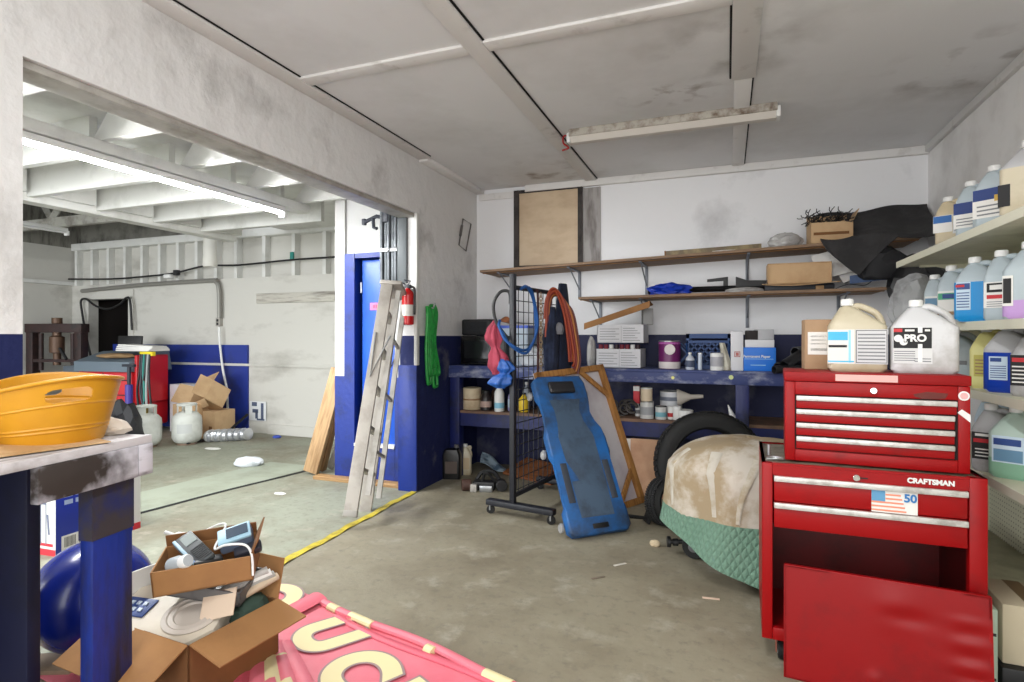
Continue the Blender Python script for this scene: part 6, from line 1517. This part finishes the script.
lean('pale wooden plank leaning against the white closet corner', 'plank', at(311, 472, Z=0.02), Vector((-3.17, 4.12, 0.92)), 0.13, 0.05, M('weathered_pine', (186, 152, 112), 0.7, col2=(150, 116, 80), scale=4, stretch=(10, 10, 1)))
lean('darker wooden stud leaning just behind the pale plank', 'stud', at(322, 470, Z=0.02), Vector((-3.15, 4.14, 0.78)), 0.05, 0.07, M('brown_stud', (140, 106, 70), 0.7, col2=(110, 80, 50), scale=4, stretch=(10, 10, 1)))
lean('short grey metal rail leaning between the stud and the closet', 'metal_rail', at(330, 468, Z=0.02), Vector((-3.14, 4.2, 0.44)), 0.06, 0.03, GALV)

# ================================================================== NEIGHBOURING BAY
def rodpipe(name, label, pts, r, mat, cat='pipe'): return solo(name, MB().tube(pts, r, 8), mat, label, cat)
pipe = [at(82, 291, Y=5.5), at(140, 285, Y=5.5), at(210, 280.5, Y=5.5), at(216, 282, Y=5.5), at(219, 290, Y=5.5), at(219.5, 318, Y=5.5)]
rodpipe('conduit', 'grey conduit running along the far wall and bending down', pipe, 0.028, M('grey_conduit', (136, 134, 128), 0.5, 0.3))
ob = thing('outlet_box', 'small metal outlet box at the lower end of the grey conduit', 'outlet', at(219.5, 322, Y=5.53))
MB().box((0, 0, 0), (0.07, 0.06, 0.11), b=0.006).build('box', GALV, ob)
MB().box((0, -0.032, 0.02), (0.03, 0.004, 0.03)).box((0, -0.032, -0.025), (0.03, 0.004, 0.03)).build('socket', BLACK, ob)
rodpipe('white_cable', 'white cable hanging from the outlet box down the blue boards', [at(u, v, Y=5.48) for u, v in ((219, 327), (220, 345), (223, 370), (227, 390), (228, 410), (234, 428))], 0.014, TRIMW, 'cable')
rodpipe('black_cable', 'black cable strung along the top of the far wall', [at(u, v, Y=5.5) for u, v in ((60, 279), (110, 279), (150, 276), (175, 273), (205, 266), (240, 265), (290, 260), (335, 257))], 0.012, BLACK, 'cable')
wl = thing('wall_lamp', 'small white lamp head with a dark mount on the far wall', 'lamp', at(172, 275, Y=5.48))
MB().box((-0.03, -0.02, -0.02), (0.12, 0.08, 0.05), b=0.012).build('lamp_head', TRIMW, wl)
MB().box((0.06, 0.02, 0.03), (0.07, 0.06, 0.07), b=0.008).build('mount', BLACK, wl)
solo('vent_duct', MB().lathe([(0.075, 0.46), (0.075, 0.12), (0.08, 0.1), (0.08, 0.02), (0.072, 0.0), (0.06, 0.0), (0.06, 0.4)], 24), M('off_white_duct', (206, 204, 196), 0.5), 'white vent duct hanging from the roof before the far wall', 'duct', at(210, 267, Y=5.1))
rodpipe('black_hose', 'black hose looped around the dark store doorway', [at(u, v, Y=5.48) for u, v in ((92, 362), (86, 335), (82, 312), (81, 301), (86, 299), (96, 306), (108, 309), (120, 304), (126, 298), (130, 301), (132, 330))], 0.015, BLACK, 'hose')
solo('teal_block', MB().box((0, 0, 0), (0.05, 0.03, 0.1), b=0.01), M('teal_plastic', (24, 126, 116), 0.5), 'small teal object on the ledge of the far wall', 'block', at(292, 256, Y=5.53))
# old sign remnant on the far wall
sg = thing('sign_remnant', 'torn white sign with grey-blue marks on the far wall beside the blue boards', 'sign', at(258, 411, Y=5.535))
MB().box((0, 0, 0), (0.26, 0.004, 0.24)).build('sign_face', M('torn_white_sign', (214, 216, 218), 0.7), sg)
SGB = M('sign_grey_blue', (74, 84, 110), 0.7)
MB().box((0.07, -0.003, 0.0), (0.04, 0.003, 0.2)).box((-0.055, -0.003, 0.085), (0.08, 0.003, 0.05)).box((-0.04, -0.003, 0.0), (0.09, 0.003, 0.045)).box((-0.02, -0.003, -0.05), (0.04, 0.003, 0.09)).box((0.045, -0.003, -0.105), (0.12, 0.003, 0.02)).build('sign_marks', SGB, sg)

# shop press
sp = thing('shop_press', 'dark brown hydraulic shop press frame standing against the far side wall', 'press', (at(53, 400, Y=5.0).x, 5.05, 0), 0.25)
for s in (-1, 1):
    MB().span((s * 0.36 - 0.05, -0.06, 0), (s * 0.36 + 0.05, 0.06, 1.38), b=0.005).build('column', IRON, sp)
    MB().span((s * 0.36 - 0.06, -0.3, 0), (s * 0.36 + 0.06, 0.3, 0.06), b=0.005).build('foot', IRON, sp)
    MB().rod((s * 0.24, 0, 0.75), (s * 0.24, 0, 1.25), 0.03, 10).build('return_spring', IRON, sp)
MB().span((-0.42, -0.07, 1.26), (0.42, 0.07, 1.38), b=0.005).build('top_beam', IRON, sp)
MB().span((-0.4, -0.05, 0.86), (0.4, 0.05, 0.9)).build('guide_bar', IRON, sp)
MB().span((-0.4, -0.09, 0.52), (0.4, 0.09, 0.66), b=0.005).build('press_bed', IRON, sp)
MB().lathe([(0.045, 0.82), (0.045, 0.98), (0.085, 0.99), (0.085, 1.2), (0.05, 1.22), (0.05, 1.38), (0.06, 1.385), (0.06, 1.46)]).build('hydraulic_ram', M('rusty_ram', (92, 68, 52), 0.5, 0.3), sp)
MB().rod((0.08, -0.04, 1.05), (0.2, -0.06, 0.9), 0.02).build('pump_handle', BLACK, sp)

# diagnostic cart
dcx = at(117, 400, Y=4.95).x
dc = thing('shop_console', 'red and grey wheeled shop console with papers on top before the far wall', 'console', (dcx, 5.0, 0), math.radians(6))
MB().span((-0.35, -0.28, 0.1), (0.48, 0.25, 0.78), b=0.02).build('red_body', M('console_red', (200, 26, 36), 0.4), dc)
for z in (0.3, 0.5, 0.68):
    MB().span((-0.33, -0.29, z - 0.006), (0.46, -0.278, z + 0.006)).build('drawer_gap', BLACK, dc)
MB().span((0.05, -0.292, 0.15), (0.062, -0.278, 0.76)).build('drawer_gap', BLACK, dc)
CGREY = M('console_grey', (98, 112, 124), 0.5)
MB().prism([(-0.32, 0.78), (0.3, 0.78), (0.26, 1.02), (0.06, 1.02), (-0.32, 0.9)], 0.85, Matrix.Translation((-0.36, 0, 0)) @ Matrix(((0, 0, 1, 0), (1, 0, 0, 0), (0, 1, 0, 0), (0, 0, 0, 1))), b=0.01).build('sloped_hood', CGREY, dc)
MB().span((-0.62, -0.26, 0.1), (-0.36, 0.2, 0.84), b=0.015).build('side_cabinet', M('console_dark_grey', (80, 90, 100), 0.5), dc)
for i in range(2): MB().span((-0.6, -0.27, 0.45 + 0.16 * i), (-0.38, -0.258, 0.58 + 0.16 * i), b=0.004).build('drawer', CGREY, dc)
MB().span((0.49, -0.25, 0.4), (0.53, 0.2, 0.98), b=0.01).build('red_end_panel', M('console_red', (200, 26, 36), 0.4), dc)
for s in (-0.5, 0.4):
    MB().cyl((s, -0.2, 0.05), 0.05, 0.04, rot=(0, PI / 2, 0)).build('wheel', RUBBER, dc)
mo = thing('monitor', 'black flat monitor standing on the shop console', 'monitor', at(130, 362, Y=5.1), math.radians(12))
MB().box((0, 0, 0.2), (0.34, 0.03, 0.27), rot=(-0.1, 0, 0), b=0.006).build('screen', BLACK, mo)
MB().box((0, 0.03, 0.04), (0.06, 0.03, 0.1)).box((0, 0.02, 0.0), (0.2, 0.14, 0.02), b=0.004).build('stand', BLACK, mo)
p_ = at(143, 351, Y=4.95)
for i in range(4):
    solo('paper_stack', MB().box((0, 0, 0.008), (0.5 - 0.03 * i, 0.3, 0.016), rot=(0, 0.02 * i, 0.1 * i)), PAPER, 'white papers piled on the right end of the shop console', 'papers', (p_.x, p_.y, 1.03 + 0.018 * i), 0.1, 'papers on the shop console')
crumple('brown leather pouch lying on the sloped grey console hood', 'leather_pouch', 'pouch', at(117, 358, Y=4.85), (0.3, 0.12, 0.035), M('brown_leather', (150, 120, 84), 0.8), 91)
p_ = at(148, 350, Y=4.7)
tr_ = thing('cable_holder', 'yellow rack of hanging test cables on the front of the shop console', 'cable rack', (p_.x, p_.y, 0))
MB().span((-0.1, -0.03, 0.98), (0.1, 0.02, 1.03), b=0.005).build('yellow_bar', M('yellow_bar', (226, 204, 30), 0.5), tr_)
for i in range(6):
    xx = -0.08 + i * 0.03
    MB().tube([(xx, -0.03, 1.0), (xx + 0.01, -0.05, 0.8), (xx - 0.02 + 0.03 * (i % 3), -0.06, 0.55), (xx + 0.05 * (i % 2) + 0.02, -0.05, 0.3), (xx + 0.04, -0.05, 0.2 + 0.05 * i)], 0.012).build('test_cable', [BLACK, DARKSTEEL, M('teal_plastic', (24, 126, 116), 0.5), BLACK, M('pale_cable', (160, 164, 164), 0.5), BLACK][i], tr_)
p_ = at(129, 420, Y=4.6)
jk = thing('purple_jack', 'small purple floor tool with a dark handle in front of the red console', 'tool', (p_.x, p_.y, 0))
MB().cyl((0, 0, 0.45), 0.04, 0.4).build('body', M('violet_enamel', (70, 60, 150), 0.4), jk)
MB().rod((0, 0, 0.6), (0, 0, 0.86), 0.02).box((0.0, 0, 0.87), (0.2, 0.03, 0.03)).build('handle', DARKSTEEL, jk)
MB().cyl((0, 0, 0.02), 0.09, 0.04).cyl((0, 0, 0.14), 0.03, 0.24).build('base', DARKSTEEL, jk)
crumple('dark heap of machinery between the yellow tub and the red console', 'machine_heap', 'machinery', Vector((at(121, 420, Y=4.1).x, 4.1, 0)), (0.16, 0.2, 0.3), M('dark_heap', (34, 34, 38), 0.6), 95, 3, 0.5)


def propane(label, loc, rz):
    t = thing('propane_tank', label, 'propane tank', loc, rz, 'propane tanks')
    W_ = M('tank_white', (206, 208, 202), 0.45, col2=(180, 182, 176), scale=4)
    MB().lathe([(0.1, 0.02), (0.13, 0.04), (0.15, 0.08), (0.152, 0.12), (0.152, 0.26), (0.145, 0.31), (0.11, 0.35), (0.05, 0.37)], 32).build('tank_body', W_, t)
    MB().lathe([(0.1, 0.0), (0.105, 0.0), (0.105, 0.04), (0.1, 0.04)], 28).build('foot_ring', M('rusty_ring', (120, 100, 84), 0.6), t)
    m = MB()
    for a0 in (20, 110, 200, 290):
        m.box((0.092, 0, 0.39), (0.006, 0.07, 0.09), m=Matrix.Rotation(math.radians(a0), 4, 'Z'))
    m.tube([(0.092 * math.cos(i * PI / 14), 0.092 * math.sin(i * PI / 14), 0.445) for i in range(28)], 0.013, 8, closed=True)
    m.build('collar', W_, t)
    MB().cyl((0, 0, 0.4), 0.022, 0.07).rod((0, 0, 0.4), (0, -0.06, 0.4), 0.015).cyl((0, 0, 0.44), 0.03, 0.015).build('valve', M('brass', (150, 130, 70), 0.4, 0.6), t)
    MB().sheet(8, 2, lambda s, q: (0.1535 * math.cos(-PI / 2 - 0.5 + s), 0.1535 * math.sin(-PI / 2 - 0.5 + s), 0.14 + 0.1 * q), 0.001).build('label', M('faint_label', (190, 192, 190), 0.6), t)
    return t


a_ = at(146, 447, Z=0); propane('white propane tank nearest the work table, in front of the red console', (a_.x, a_.y, 0), 0.2)
a_ = at(187, 444, Z=0); propane('white propane tank beside the open cardboard box against the blue boards', (a_.x, a_.y, 0), 0.7)
a_ = at(174, 440, Z=0); carton('cardboard_box', 'plain brown cardboard box standing between the two propane tanks', (a_.x, 5.1, 0), 0.1, (0.36, 0.3, 0.40), CARDL)
a_ = at(212, 436, Y=5.2); carton('cardboard_box', 'closed cardboard box under the open tilted one by the blue boards', (a_.x, 5.2, 0), 0.0, (0.42, 0.3, 0.32), CARDL, marks=[(0.12, 0.17, 0.1, 0.14, CARDD)])
for i in range(2):
    a_ = at(187, 405, Y=5.35); carton('white_box', ['white carton standing behind the propane tanks, lower of two', 'white carton standing behind the propane tanks, upper of two'][i], (a_.x, 5.37, 0.0 + 0.3 * i), 0.03 * i, (0.34, 0.25, 0.298 if i == 0 else 0.3), M('white_carton', (214, 214, 218), 0.7), group='white cartons behind the propane tanks')
a_ = at(210, 411, Y=5.15)
carton('cardboard_box', 'open empty cardboard box tilted towards the room on top of a closed one', (a_.x, 5.27, 0.40), 0, (0.36, 0.26, 0.24), CARDL, open_={'l': (40, 0.2), 'r': (-8, 0.16), 'b': (95, 0.13), 'f': (150, 0.1)}, rot=(math.radians(55), math.radians(-16), math.radians(-10)))
a_, c_ = at(208, 436, Z=0.07), at(248, 434, Z=0.07)
m = MB(); pts = [Vector(a_).lerp(c_, i / 40) for i in range(41)]
R_ = []
for i, q in enumerate(pts):
    rr_ = 0.065 + 0.008 * (i % 2)
    R_.append([(q.x + 0.02 * math.sin(i), q.y + rr_ * math.cos(2 * PI * j / 14), max(0.002, 0.07 + rr_ * math.sin(2 * PI * j / 14))) for j in range(14)])
m.rings(R_)
solo('foil_duct', m, M('foil', (206, 208, 212), 0.3, 0.7), 'crumpled silver foil duct lying at the foot of the blue boards', 'duct')
rodpipe('black_hose', 'black hose trailing over the foil duct from the propane tank', [at(187, 443, Z=0.03), at(205, 440, Z=0.02), at(222, 436, Z=0.03), at(232, 428, Y=5.3), at(248, 414, Y=5.45)], 0.016, BLACK, 'hose')
crumple('lumpy white plastic bag lying on the floor of the neighbouring bay', 'white_bag', 'bag', at(249, 466, Z=0), (0.12, 0.06, 0.05), M('white_bag_film', (204, 208, 214), 0.4), 99, 3, 0.35, (0, 0, 0.5))
crumple('flattened pale paper lying on the floor before the propane tanks', 'paper_sheet', 'paper', at(213, 449, Z=0), (0.1, 0.05, 0.006), PAPER, 101, 2)
crumple('small blue rag on the floor below the torn sign', 'blue_rag', 'rag', at(277, 438, Z=0), (0.05, 0.04, 0.02), M('blue_rag', (60, 80, 170), 0.8), 103, 2)
crumple('small pale paper scrap on the floor between the boxes and the ladder', 'paper_scrap', 'paper', at(280, 494, Z=0), (0.05, 0.03, 0.006), PAPER, 105, 2)
